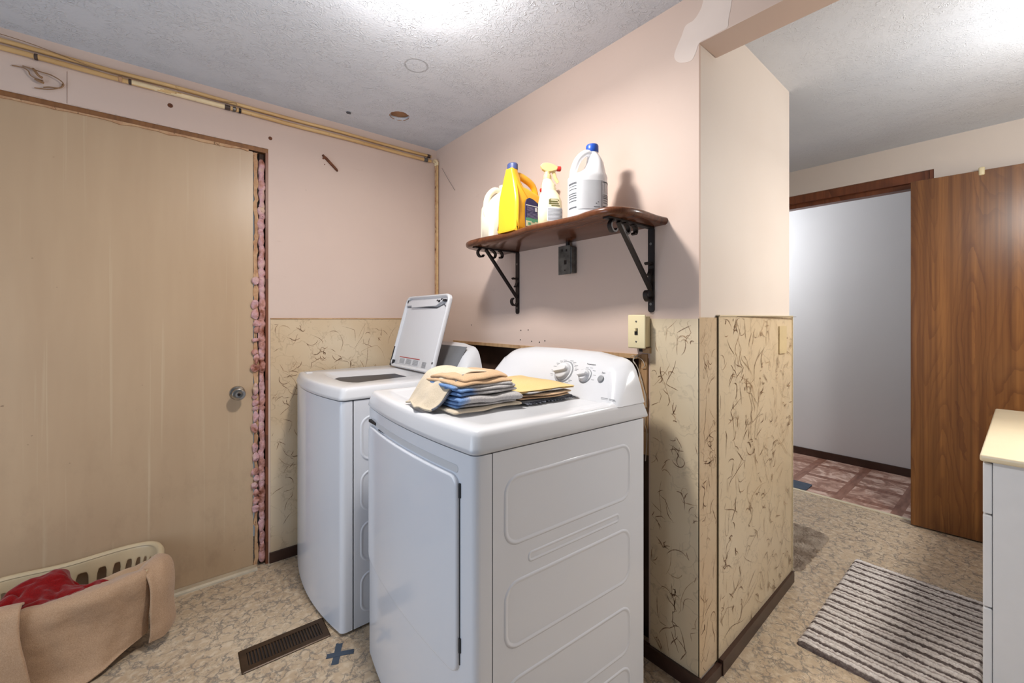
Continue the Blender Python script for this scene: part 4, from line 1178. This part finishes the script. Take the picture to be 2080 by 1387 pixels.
# two spray bottles (local x = spraying direction)
def spray(label, loc, rz, withlabel=True):
    t = thing('spray_bottle', label, 'spray bottle', loc, rz, 'spray bottles on the shelf')
    b = BM()
    superloft(b, [(0, 0, 0, .040, .026, 2.5), (.004, 0, 0, .045, .031, 2.5), (.05, 0, 0, .046, .032, 2.5), (.09, 0, 0, .044, .031, 2.4), (.115, -.002, 0, .037, .027, 2.3), (.128, -.004, 0, .029, .023, 2.2), (.134, -.005, 0, .027, .022, 2.2), (.140, -.004, 0, .028, .0225, 2.2), (.146, -.006, 0, .025, .021, 2.1), (.153, -.005, 0, .026, .021, 2.1), (.160, -.008, 0, .022, .019, 2), (.172, -.010, 0, .017, .016, 2), (.178, -.010, 0, .013, .013, 2)])
    obj('bottle_body', b, M['creambottle'], t, True, angle=60)
    b = BM(); superloft(b, [(.174, -.010, 0, .0155, .0155, 2), (.190, -.010, 0, .0150, .0150, 2), (.194, -.010, 0, .011, .011, 2), (.206, -.010, 0, .010, .010, 2)], 24)
    prism(b, [(-.038, .226), (-.030, .212), (-.016, .203), (.004, .203), (.026, .210), (.030, .222), (.010, .232), (-.010, .237), (-.028, .235)], -.010, .010, 'y')
    hd = obj('spray_head', b, M['trigger'], t); bevel(hd, .004, 3)
    b = BM(); P = smoothpts([(.012, 0, .208), (.016, 0, .196), (.020, 0, .182), (.028, 0, .168), (.031, 0, .164)], 4)
    tube(b, P, .0065, 8, flat=.6); obj('trigger', b, M['trigger'], t, True)
    b = BM(); lathe(b, [(.007, .024), (.0095, .027), (.0095, .040), (.007, .042), (.002, .042)], (0, 0, .217), 20, 'x'); obj('nozzle', b, M['red'], t, True, label='red nozzle')
    if withlabel:
        b = BM(); wrap(b, 255, 345, .012, .062, .046, .032, 2.5, .0007); l_ = obj('label', b, M['label'], t, True)
        b = BM()
        for q in range(9): wrap(b, 258, 342, .015 + q * .005, .0172 + q * .005, .046, .032, 2.5, .0012)
        obj('label_print', b, M['print'], l_, True, kind='stuff')
        b = BM()
        for a0, a1, z0, z1 in ((265, 300, .092, .094), (262, 268, .080, .092), (300, 306, .086, .092), (268, 298, .082, .087), (262, 305, .074, .079), (270, 312, .067, .071)):
            wrap(b, a0, a1, z0, z1, .0447, .0313, 2.42, .0011, N=4)
        obj('emblem_print', b, M['olive'], t, True, kind='stuff')
    return t
spray('cream spray bottle with tan trigger facing right, standing left of the bleach jug', (1.135, 1.150, ST), R(50.5 - 90 + 4))
spray('cream spray bottle at the back of the shelf, only its red nozzle showing', (1.302, 1.332, ST), R(95), False)

# ------------------------------------------------------------------ wall fittings
ob = thing('outlet_box', 'grey steel electrical box with blank cover under the shelf', 'electrical box', (XS, 1.242, 1.465))
b = BM(); box(b, -.034, -.0005, -.033, .033, -.055, .055, .002, 2); obj('box_body', b, M['steelbox'], ob)
b = BM(); box(b, -.037, -.034, -.030, .040, -.060, .062, .001, 1); cv = obj('cover_plate', b, M['steelbox'], ob)
b = BM(); box(b, -.0385, -.0365, -.008, .006, -.018, .0, .001, 1); box(b, -.0382, -.0365, -.012, -.004, .036, .046); box(b, -.0382, -.0365, .014, .020, .038, .048); box(b, -.0382, -.0365, -.002, .004, -.045, -.040)
obj('cover_marks', b, M['iron'], cv, kind='stuff')
b = BM(); tube(b, [(-.02, 0, .055), (-.02, 0, .080)], .009, 12); obj('conduit', b, M['iron'], ob, True)
ls = thing('light_switch', 'ivory light switch plate on its box above the marbled panel edge', 'light switch', (XS, .886, 1.172))
b = BM(); box(b, -.042, -.006, -.031, .031, -.055, .055, .003, 2); obj('switch_box', b, M['ivory'], ls, True)
b = BM(); box(b, -.047, -.040, -.036, .036, -.060, .060, .004, 3); pt = obj('cover_plate', b, M['ivory'], ls, True)
b = BM(); box(b, -.0485, -.046, -.006, .006, -.012, .012); obj('switch_slot', b, M['iron'], pt)
b = BM(); box(b, -.058, -.047, -.004, .004, .001, .011, .001, 1); obj('toggle', b, M['ivory'], pt)
for zz in (.036, -.036): b = BM(); lathe(b, [(.0032, -.0480), (.0032, -.0465)], (0, 0, zz), 12, 'x'); obj('screw', b, M['screw'], pt, True)
b = BM(); box(b, -.012, .03, -.030, .012, -.074, -.055); obj('broken_bracket', b, M['iron'], ls)
b = BM(); box(b, -.016, .02, -.034, -.006, -.078, -.057); obj('wood_scrap', b, M['stud'], ls)
tb = BM(); box(tb, XS - .008, XS + .010, .868, .892, .895, 1.09, .001, 1)
tag(obj('wood_block', tb, M['stud']), 'short pale wooden strip fixed below the light switch', 'wood block')
b = BM()
for off, mat_ in ((0, 0), (.004, 0)):
    tube(b, smoothpts([(XS - .010, .905 - off, 1.085), (XS - .016, .920, 1.068 - off), (XS - .018, .900, 1.04), (XS - .016, .882 + off, .99), (XS - .014, .872 - off, .94), (XS - .010, .868 + off, .90)], 5), .0014, 6)
tube(b, smoothpts([(XS - .012, .935, 1.075), (XS - .018, .915, 1.082), (XS - .014, .885, 1.07), (XS - .016, .872, 1.05), (XS - .012, .885, 1.04)], 5), .0013, 6)
tube(b, smoothpts([(XS + .006, .880, .89), (XS + .004, .886, .84), (XS + .006, .876, .80), (XS + .005, .882, .70)], 5), .0016, 6)
tag(obj('bell_wire', b, M['wirepale'], smooth=True), 'thin pale wires dangling from the light switch box', 'wire')

HOLES = [(1.572, 1.16), (1.518, 1.163), (1.576, 1.114), (1.493, 1.11), (1.439, 1.108), (1.403, 1.116), (2.0, 1.181)]
# pipes along the back wall
def pipe_run(name, label, z, r, y, mat, couplings):
    t = thing(name, label, 'pipe', (0, y, z), 0)
    b = BM(); n = 24
    P = [(-.9 + (XS + .9 - .045) * i / n, .0012 * sin(i * 1.7), .0015 * sin(i * .9 + z * 30)) for i in range(n + 1)]
    tube(b, P, r, 12); obj('pipe', b, mat, t, True)
    for x, ln, mm in couplings:
        b = BM(); lathe(b, [(r + .0005, x - ln / 2), (r + .0022, x - ln / 2 + .001), (r + .0022, x + ln / 2 - .001), (r + .0005, x + ln / 2)], (0, 0, 0), 16, 'x')
        obj('coupling', b, mm, t, True)
    return t
pipe_run('water_pipe', 'upper tan pipe running along the top of the pink back wall', 2.238, .0085, YD - .010, M['pipe'], [(1.29, .02, M['pipeband'])])
p2 = pipe_run('water_pipe', 'lower tan pipe with dark couplings running along the top of the pink back wall', 2.210, .0095, YD - .011, M['pipe'], [(-.37, .010, M['pipeband']), (-.135, .012, M['strip']), (-.105, .010, M['pipeband']), (.235, .022, M['pipeband']), (.262, .012, M['screw']), (.285, .010, M['iron']), (1.27, .025, M['steelbox'])])
b = BM(); tube(b, [(-.105, 0, 0), (.225, 0, 0)], .0103, 12); obj('pale_section', b, M['pipepale'], p2, True, label='pale cream section of pipe')
for k_, (yy, lab, mm, rr_) in enumerate(((YD - .011, 'tan pipe dropping down the corner, the one nearer the back wall', M['pipe'], .0075), (YD - .030, 'tan pipe dropping down the corner, the one nearer the shelf', M['pipepale'], .0065))):
    t = thing('corner_pipe', lab, 'pipe', (XS - .0105, yy, 0))
    b = BM(); tube(b, [(0, 0, 2.195 - .3 * i) if i < 7 else (0, 0, .5) for i in range(8)], rr_, 12); obj('pipe', b, M['pipe'] if k_ == 1 else M['strip'], t, True)
    b = BM(); tube(b, [(-.020, 0, 2.214), (-.008, 0, 2.212), (0, 0, 2.204), (0, 0, 2.185)], rr_ + .002, 12); obj('elbow', b, M['pipepale'], t, True)
b = BM()
pts = [(-.75, YD - .022, 2.262), (-.55, YD - .022, 2.258), (-.40, YD - .0225, 2.252), (-.30, YD - .022, 2.238), (-.22, YD - .023, 2.225), (-.12, YD - .0225, 2.218), (.0, YD - .023, 2.222), (.10, YD - .0235, 2.224), (.2, YD - .0225, 2.226), (.262, YD - .024, 2.236), (.272, YD - .024, 2.226), (.27, YD - .024, 2.200)]
tube(b, smoothpts(pts, 4), .0013, 6); tag(obj('loose_wire', b, M['wire'], smooth=True), 'thin brown wire trailing over the pipes along the back wall', 'wire')
b = BM(); box(b, -.2905, -.2895, YD - .0006, YD + .001, 2.062, 2.19); struct('trim_21', b, M['rust'])
HL = ('upper left one', 'upper right one', 'lower left one', 'second in the lower row', 'third in the lower row', 'rightmost')
for i_, (y_, z_) in enumerate(HOLES):
    b = BM(); lathe(b, [(.0028, -.0012), (.0034, -.0004), (.003, 0)], (XS, y_, z_), 9, 'x')
    tag(obj('nail_hole', b, M['iron']), ((HL[i_] + ' of six small screw holes above the dryer console') if i_ < 6 else 'small dark nail hole in the pink wall right of the raised washer lid'), 'nail hole', 'screw holes above the ledge' if i_ < 6 else None)
# knot of old wire
b = BM()
tube(b, smoothpts([(-.405, YD - .006, 2.166), (-.375, YD - .012, 2.160), (-.355, YD - .016, 2.156), (-.33, YD - .015, 2.154), (-.305, YD - .013, 2.142), (-.298, YD - .012, 2.128), (-.31, YD - .012, 2.113), (-.335, YD - .012, 2.108), (-.352, YD - .010, 2.102)], 5), .0022, 7)
tube(b, smoothpts([(-.432, YD - .006, 2.158), (-.405, YD - .009, 2.158), (-.390, YD - .012, 2.150), (-.385, YD - .012, 2.136), (-.37, YD - .012, 2.128), (-.352, YD - .014, 2.126)], 5), .0020, 7)
tube(b, smoothpts([(-.302, YD - .008, 2.134), (-.306, YD - .010, 2.118), (-.335, YD - .010, 2.100), (-.375, YD - .008, 2.093)], 5), .0019, 7)
tube(b, smoothpts([(-.378, YD - .010, 2.163), (-.370, YD - .020, 2.150), (-.362, YD - .022, 2.138), (-.352, YD - .020, 2.133)], 5), .0042, 7)
tube(b, smoothpts([(-.372, YD - .012, 2.126), (-.362, YD - .016, 2.120), (-.350, YD - .012, 2.119)], 5), .0045, 7)
tag(obj('wire_knot', b, M['wire'], smooth=True), 'knotted loop of old tan wire sticking out of the back wall above the door', 'wire')
b = BM(); prism(b, [(.672, 2.088), (.680, 2.084), (.735, 2.034), (.740, 2.022), (.733, 2.022), (.672, 2.076), (.664, 2.072), (.660, 2.077), (.666, 2.083), (.657, 2.090), (.662, 2.096)], YD - .012, YD - .0, 'y')
tag(obj('iron_stub', b, M['rust']), 'rusty bent metal stub sticking out of the pink back wall', 'metal stub')
for i, (x, z, lab) in enumerate(((.026, 2.157, 'chipped nail hole in the wall between the pipes and the middle of the door'), (.415, 2.117, 'chipped nail hole in the wall just above the corner of the door opening'), (.672, 2.046, 'tiny dark nail hole under the rusty stub'))):
    b = BM(); r = (.010, .009, .003)[i]
    lathe(b, [(r * .9, -.0016), (r, -.0006), (r * .9, 0)], (x, YD, z), 9, 'y'); tag(obj('nail_hole', b, M['rust']), lab, 'nail hole')
b = BM(); tube(b, smoothpts([(XS - .004, 2.325, 2.158), (XS - .008, 2.25, 2.075), (XS - .003, 2.175, 1.985)], 5), .0009, 5)
tag(obj('thin_wire', b, M['printdark'], smooth=True), 'thin dark wire curling down the shelf wall beside the corner pipes', 'wire')
b = BM(); prism(b, rrect(2.065, 2.150, 1.065, 1.185, .004, 3), .680, .690, 'y')
tag(obj('blank_plate', b, M['ivory2']), 'marbled blank cover plate near the top of the partition panel', 'cover plate')
b = BM(); prism(b, [(-.085, 2.004), (-.08, 2.020), (-.073, 2.023), (-.068, 2.008), (-.060, 2.002), (-.058, 1.994), (-.070, 1.998), (-.082, 1.994), (-.094, 1.995)], YD - .004, YD + .0062, 'y')
b.free()

# ------------------------------------------------------------------ things on the floor
vt = thing('floor_vent', 'dark brown metal floor register in front of the washing machine', 'floor vent', (.355, 1.762, 0), R(-1.5))
b = BM()
ol = rrect(-.145, .145, -.062, .062, .004, 3); il = rrect(-.122, .122, -.036, .036, .002, 3)
loops(b, [[(x, y, .0003) for x, y in ol], [(x, y, .003) for x, y in ol], [(x * .975, y * .95, .0055) for x, y in ol], [(x, y, .0048) for x, y in il], [(x, y, .0015) for x, y in il]], True, False)
obj('frame', b, M['vent'], vt)
b = BM(); box(b, -.122, .122, -.036, .036, .0006, .0012); obj('duct_opening', b, M['dark'], vt)
b = BM()
for k in range(24):
    x = -.117 + .234 * k / 23
    vs = [b.verts.new(p) for p in ((x - .0035, -.035, .0013), (x - .002, -.035, .0047), (x + .0025, -.035, .0047), (x + .001, -.035, .0013), (x - .0035, .035, .0013), (x - .002, .035, .0047), (x + .0025, .035, .0047), (x + .001, .035, .0013))]
    fs = [b.faces.new([vs[i] for i in q]) for q in ((0, 1, 2, 3), (7, 6, 5, 4), (0, 4, 5, 1), (1, 5, 6, 2), (2, 6, 7, 3), (3, 7, 4, 0))]
    bmesh.ops.recalc_face_normals(b, faces=fs)
obj('louvre_grid', b, M['vent'], vt)
def tape(bm, x, y, ln, wd, a, z):
    rg = []
    n = 6
    P = [(-ln / 2 + ln * i / n, wd / 2 + random.uniform(-.001, .001)) for i in range(n + 1)] + [(ln / 2 + random.uniform(-.003, .003), wd / 2 * q) for q in (.5, 0, -.5)] + [(ln / 2 - ln * i / n, -wd / 2 + random.uniform(-.001, .001)) for i in range(n + 1)] + [(-ln / 2 + random.uniform(-.003, .003), wd / 2 * q) for q in (-.5, 0, .5)]
    P = [(x + p[0] * cos(a) - p[1] * sin(a), y + p[0] * sin(a) + p[1] * cos(a)) for p in P]
    prism(bm, P, z, z + .0006)
b = BM(); tape(b, .490, 1.594, .100, .024, R(64), .0002); tape(b, .498, 1.585, .095, .022, R(-24), .0007)
tag(obj('tape_cross', b, M['tape']), 'blue-grey tape cross stuck on the floor between the vent and the dryer', 'tape')
b = BM(); prism(b, rrect(3.50, 3.66, .99, 1.4, .02, 4), .0002, .006); tag(obj('blue_mat', b, M['tape']), 'corner of a small blue mat on the hallway floor', 'mat')
b = BM(); prism(b, smoothpts and [(3.44, .40), (3.46, .44), (3.452, .475), (3.425, .485), (3.415, .45), (3.40, .41)], .0002, .004); tag(obj('floor_debris', b, M['furgrey']), 'small dark tuft of debris beside the foot of the wooden door', 'debris')

# rugs: real relief of the pile
def rug(name, label, x0, x1, y0, y1, mat, hgt, r, nx, ny, kind_):
    bm = BM(); cx, cy = (x0 + x1) / 2, (y0 + y1) / 2; hx_, hy_ = (x1 - x0) / 2, (y1 - y0) / 2
    def f(u, v):
        x = (u * 2 - 1) * hx_; y = (v * 2 - 1) * hy_
        qx, qy = abs(x) - (hx_ - r), abs(y) - (hy_ - r)
        if qx > 0 and qy > 0:
            m = max(qx, qy); l = math.hypot(qx, qy); x = math.copysign(hx_ - r + qx * m / l, x); y = math.copysign(hy_ - r + qy * m / l, y)
        e = min(u, 1 - u) * 2 * hx_; e2 = min(v, 1 - v) * 2 * hy_; ed = min(1, min(e, e2) / .012) ** .5
        if kind_ == 'rows':
            ph = (x / .01090) % 1
            h = hgt * (.62 + .30 * abs(sin(pi * ph)) + .22 * mnoise.noise(Vector((x * 60, y * 95, 1))) + .18 * mnoise.noise(Vector((x * 160, y * 260, 4))))
            x += .0035 * mnoise.noise(Vector((x * 14, y * 40, 7))); y += (.006 * mnoise.noise(Vector((x * 90, 3, 7))) if (v < .02 or v > .98) else 0)
        else:
            g = mnoise.noise(Vector((x * 22, y * 22, 1)))
            h = hgt * (.62 + .30 * g + .30 * mnoise.noise(Vector((x * 130 + g * 4, y * 90, 2))) + .20 * mnoise.noise(Vector((x * 300, y * 220, 5))))
            if ed < 1: x += .010 * mnoise.noise(Vector((x * 40, y * 40, 9))); y += .010 * mnoise.noise(Vector((x * 40, y * 40, 19)))
        return (x, y, max(.0006, h * ed))
    grid(bm, nx, ny, f)
    o = obj(name, bm, mat, smooth=True, angle=180); o.location = (cx, cy, 0)
    return tag(o, label, 'rug')
rug('striped_bath_rug', 'brown and cream striped chenille bath rug on the bathroom floor', 1.828, 2.70, .092, .548, M['stripe'], .016, .012, 520, 150, 'rows')
rug('shaggy_bath_rug', 'taupe shaggy bath mat partly hidden behind the partition', 2.315, 2.885, .688, 1.25, M['furgrey'], .020, .09, 280, 280, 'fur')

# vanity
va = thing('bathroom_vanity', 'white bathroom vanity cabinet with three drawers at the right edge', 'vanity', (1.945, .085, 0))
b = BM(); box(b, 0, .99, -.52, -.021, .0, .782, .001, 1); obj('cabinet', b, M['vanity'], va)
for z0, z1 in ((.04, .332), (.337, .617), (.622, .776)):
    b = BM(); box(b, .002, .42, -.0195, 0, z0, z1, .003, 2); obj('drawer_front', b, M['vanity'], va)
b = BM(); box(b, .425, .98, -.0195, 0, .04, .776, .003, 2); obj('cabinet_door', b, M['vanity'], va)
b = BM(); box(b, .004, .98, -.0209, -.0196, .03, .78); obj('drawer_gap', b, M['darkgrey'], va)
b = BM(); box(b, -.014, 1.02, -.54, .006, .7825, .804, .006, 3); ct = obj('countertop', b, M['counter'], va, True)
# ------------------------------------------------------------------ laundry basket and towels
BH = .265
bk = thing('laundry_basket', 'beige plastic laundry basket with slotted sides, full of towels against the tan door', 'laundry basket', (-.24, 2.19, 0))
# plan outline at the rim in local coordinates (counter-clockwise)
rimP = smoothpts([(.222, -.02, 0), (.226, .08, 0), (.205, .145, 0), (.150, .172, 0), (.05, .180, 0), (-.10, .180, 0), (-.21, .178, 0), (-.268, .150, 0), (-.285, .09, 0), (-.265, .02, 0), (-.215, -.060, 0), (-.16, -.098, 0), (-.06, -.122, 0), (.05, -.120, 0), (.15, -.108, 0), (.203, -.075, 0)], 12, True)
NR = len(rimP)
def rimz(p):  # handle dips/rises gently
    return BH + .004 * math.exp(-((p.x - .19) / .10) ** 2) - .008 * math.exp(-((p.x + .05) / .10) ** 2)
def bring(k, z=None, out=0.0):
    res = []
    for i, p in enumerate(rimP):
        zz = rimz(p) * k
        sc = .74 + .26 * k ** .8
        t = (rimP[(i + 1) % NR] - rimP[i - 1]).normalized(); nn = Vector((t.y, -t.x, 0))
        res.append(Vector((p.x * sc + .0 + nn.x * out, (p.y - .03) * sc + .03 + nn.y * out, zz)))
    return res
b = BM()
ks = [.02, .10, .34, .38, .83, .87, .93, 1.0]
V = [[b.verts.new(p) for p in bring(k)] for k in ks]
for i in range(len(ks) - 1):
    for j in range(NR):
        slot = ks[i] in (.10, .38, ) and j % 5 in (1, 2, 3)
        if slot: continue
        b.faces.new((V[i][j], V[i][(j + 1) % NR], V[i + 1][(j + 1) % NR], V[i + 1][j]))
b.faces.new(V[0][::-1])
bmesh.ops.recalc_face_normals(b, faces=b.faces[:])
o = obj('basket_wall', b, M['basket'], bk, True, angle=70); solid(o, .004, 0); subsurf(o, 1)
b = BM(); P = bring(1.0, out=.006)
rings = []
for i, p in enumerate(P):
    t = (P[(i + 1) % NR] - P[i - 1]).normalized(); nn = Vector((t.y, -t.x, 0))
    rings.append([p + nn * dx + Vector((0, 0, dz)) for dx, dz in ((-.010, 0), (-.006, .007), (.002, .010), (.009, .007), (.013, 0), (.013, -.010), (.010, -.010), (.009, -.002), (.0, .004), (-.006, -.002))])
rings.append(rings[0]); loops(b, rings, False, False); bmesh.ops.remove_doubles(b, verts=b.verts[:], dist=1e-6)
obj('rim', b, M['basket'], bk, True, angle=80)

def cloth_obj(name, label, cat, bm, mat, th=.007, lv=1, group=None):
    o = obj(name, bm, mat, smooth=True, angle=180); solid(o, th, 0); subsurf(o, lv); return tag(o, label, cat, group)
WX, WY = -.24, 2.19
def W(x, y, z): return Vector((WX + x, WY + y, z))
def sheet(rows, nu=5, nv=5):
    """smooth sheet through a grid of control points"""
    R1 = [smoothpts(r, nv) for r in rows]
    cols = []
    for j in range(len(R1[0])): cols.append(smoothpts([r[j] for r in R1], nu))
    bm = BM(); n0, n1 = len(cols), len(cols[0])
    Vv = [[bm.verts.new(cols[i][j] + Vector((0, 0, 1)) * .0045 * mnoise.noise(cols[i][j] * 26) + Vector((0, 1, 0)) * (.009 * mnoise.noise(Vector((cols[i][j].x * 24, cols[i][j].y * 8, cols[i][j].z * 9))) + .004 * mnoise.noise(cols[i][j] * 34))) for j in range(n1)] for i in range(n0)]
    for i in range(n0 - 1):
        for j in range(n1 - 1): bm.faces.new((Vv[i][j], Vv[i + 1][j], Vv[i + 1][j + 1], Vv[i][j + 1]))
    return bm
G3 = 'towels in the laundry basket'
# big beige towel over the front rim, hem trailing on the floor
rows = [
 [W(-.12, .03, .225), W(-.12, -.06, .262), W(-.12, -.125, .285), W(-.12, -.155, .262), W(-.115, -.160, .19), W(-.10, -.165, .10), W(-.08, -.175, .03), W(-.07, -.185, .010)],
 [W(-.04, .05, .225), W(-.04, -.06, .262), W(-.04, -.130, .287), W(-.04, -.160, .264), W(-.04, -.155, .19), W(-.03, -.165, .10), W(-.01, -.180, .030), W(-.01, -.215, .006)],
 [W(.05, .06, .230), W(.05, -.05, .266), W(.05, -.128, .289), W(.05, -.158, .266), W(.05, -.150, .19), W(.055, -.158, .10), W(.06, -.178, .035), W(.06, -.205, .012)],
 [W(.12, .05, .235), W(.12, -.05, .270), W(.125, -.120, .292), W(.128, -.148, .268), W(.13, -.135, .19), W(.13, -.140, .10), W(.13, -.150, .05), W(.13, -.155, .035)],
 [W(.19, .04, .240), W(.185, -.04, .275), W(.19, -.098, .298), W(.20, -.118, .272), W(.205, -.112, .19), W(.20, -.110, .12), W(.20, -.112, .075), W(.195, -.115, .062)],
]
for r_ in rows:
    for p_ in r_: p_.z = max(.006, p_.z - .016 * min(1, p_.z / .2))
bmq = sheet(rows); cloth_obj('bath_towel', 'large beige bath towel spread over the front of the laundry basket', 'towel', bmq, M['beige'], group=G3)
# folded strip hanging at the left
rows = [
 [W(-.215, -.02, .262), W(-.213, -.085, .298), W(-.212, -.135, .296), W(-.205, -.155, .24), W(-.19, -.170, .16), W(-.18, -.185, .08), W(-.175, -.195, .012)],
 [W(-.165, -.02, .268), W(-.162, -.10, .302), W(-.160, -.158, .300), W(-.155, -.178, .24), W(-.140, -.195, .16), W(-.128, -.205, .08), W(-.120, -.215, .012)],
 [W(-.120, -.03, .268), W(-.112, -.11, .302), W(-.108, -.168, .300), W(-.105, -.188, .24), W(-.090, -.203, .16), W(-.078, -.215, .08), W(-.070, -.225, .012)],
]
for r_ in rows:
    for p_ in r_: p_.z = max(.006, p_.z - .016 * min(1, p_.z / .2))
bmq = sheet(rows); cloth_obj('hand_towel', 'narrow beige towel hanging straight down over the left front of the basket', 'towel', bmq, M['beige'], .010, group=G3)
# towel over the right rim corner
rows = [
 [W(.150, -.05, .262), W(.165, -.075, .300), W(.190, -.118, .305), W(.205, -.150, .265), W(.205, -.160, .18), W(.205, -.165, .10), W(.200, -.165, .055)],
 [W(.165, .00, .275), W(.200, -.035, .318), W(.232, -.085, .318), W(.245, -.120, .265), W(.245, -.135, .18), W(.250, -.145, .10), W(.245, -.150, .058)],
 [W(.175, .03, .272), W(.222, .015, .318), W(.262, -.020, .312), W(.275, -.060, .262), W(.272, -.085, .18), W(.278, -.100, .11), W(.272, -.110, .075)],
]
for r_ in rows:
    for k_, p_ in enumerate(r_): p_.z = (p_.z - .040) if k_ < 4 else (.04 + (p_.z - .055) * .85)
bmq = sheet(rows); cloth_obj('hand_towel', 'beige towel rolled over the right corner of the basket rim', 'towel', bmq, M['beige'], .010, group=G3)
# pale towel inside the basket behind the red one
rows = [[W(-.22 + .07 * i, .13 - .05 * j, .195 + .014 * sin(i * 1.3 + j) + .012 * j) for j in range(4)] for i in range(7)]
bmq = sheet(rows); cloth_obj('bath_towel', 'tan towel lying inside the basket behind the red cloth', 'towel', bmq, M['tan'], .012, group=G3)
# red cloth, crumpled
rows = [
 [W(-.225, .03, .235), W(-.22, -.01, .262), W(-.215, -.05, .270), W(-.205, -.09, .262)],
 [W(-.195, .07, .262), W(-.185, .02, .290), W(-.18, -.035, .276), W(-.17, -.10, .272)],
 [W(-.150, .09, .295), W(-.145, .045, .312), W(-.14, -.01, .280), W(-.13, -.10, .280)],
 [W(-.095, .10, .305), W(-.09, .06, .318), W(-.085, -.01, .288), W(-.08, -.10, .284)],
 [W(-.045, .10, .300), W(-.045, .06, .318), W(-.04, .0, .284), W(-.03, -.085, .282)],
 [W(-.020, .08, .262), W(-.010, .035, .266), W(.0, -.01, .280), W(.02, -.07, .284)],
 [W(.010, .05, .244), W(.030, .015, .262), W(.045, -.02, .280), W(.06, -.055, .284)],
 [W(.060, .02, .240), W(.075, -.01, .262), W(.088, -.03, .278), W(.092, -.045, .282)],
]
for r_ in rows:
    for p_ in r_: p_.z -= .032
bmq = sheet(rows, 7, 8)
for v_ in bmq.verts:
    q_ = v_.co * 22; v_.co += Vector((mnoise.noise(q_ + Vector((9, 0, 0))) * .010, mnoise.noise(q_ + Vector((0, 9, 0))) * .012, (1 - abs(mnoise.noise(Vector((q_.x * 1.0, q_.y * 2.2, 4))) * 2.2)) * .016 - .010))
cloth_obj('red_cloth', 'crumpled dark red terry cloth on top of the towels in the basket', 'cloth', bmq, M['red_terry'], .008)
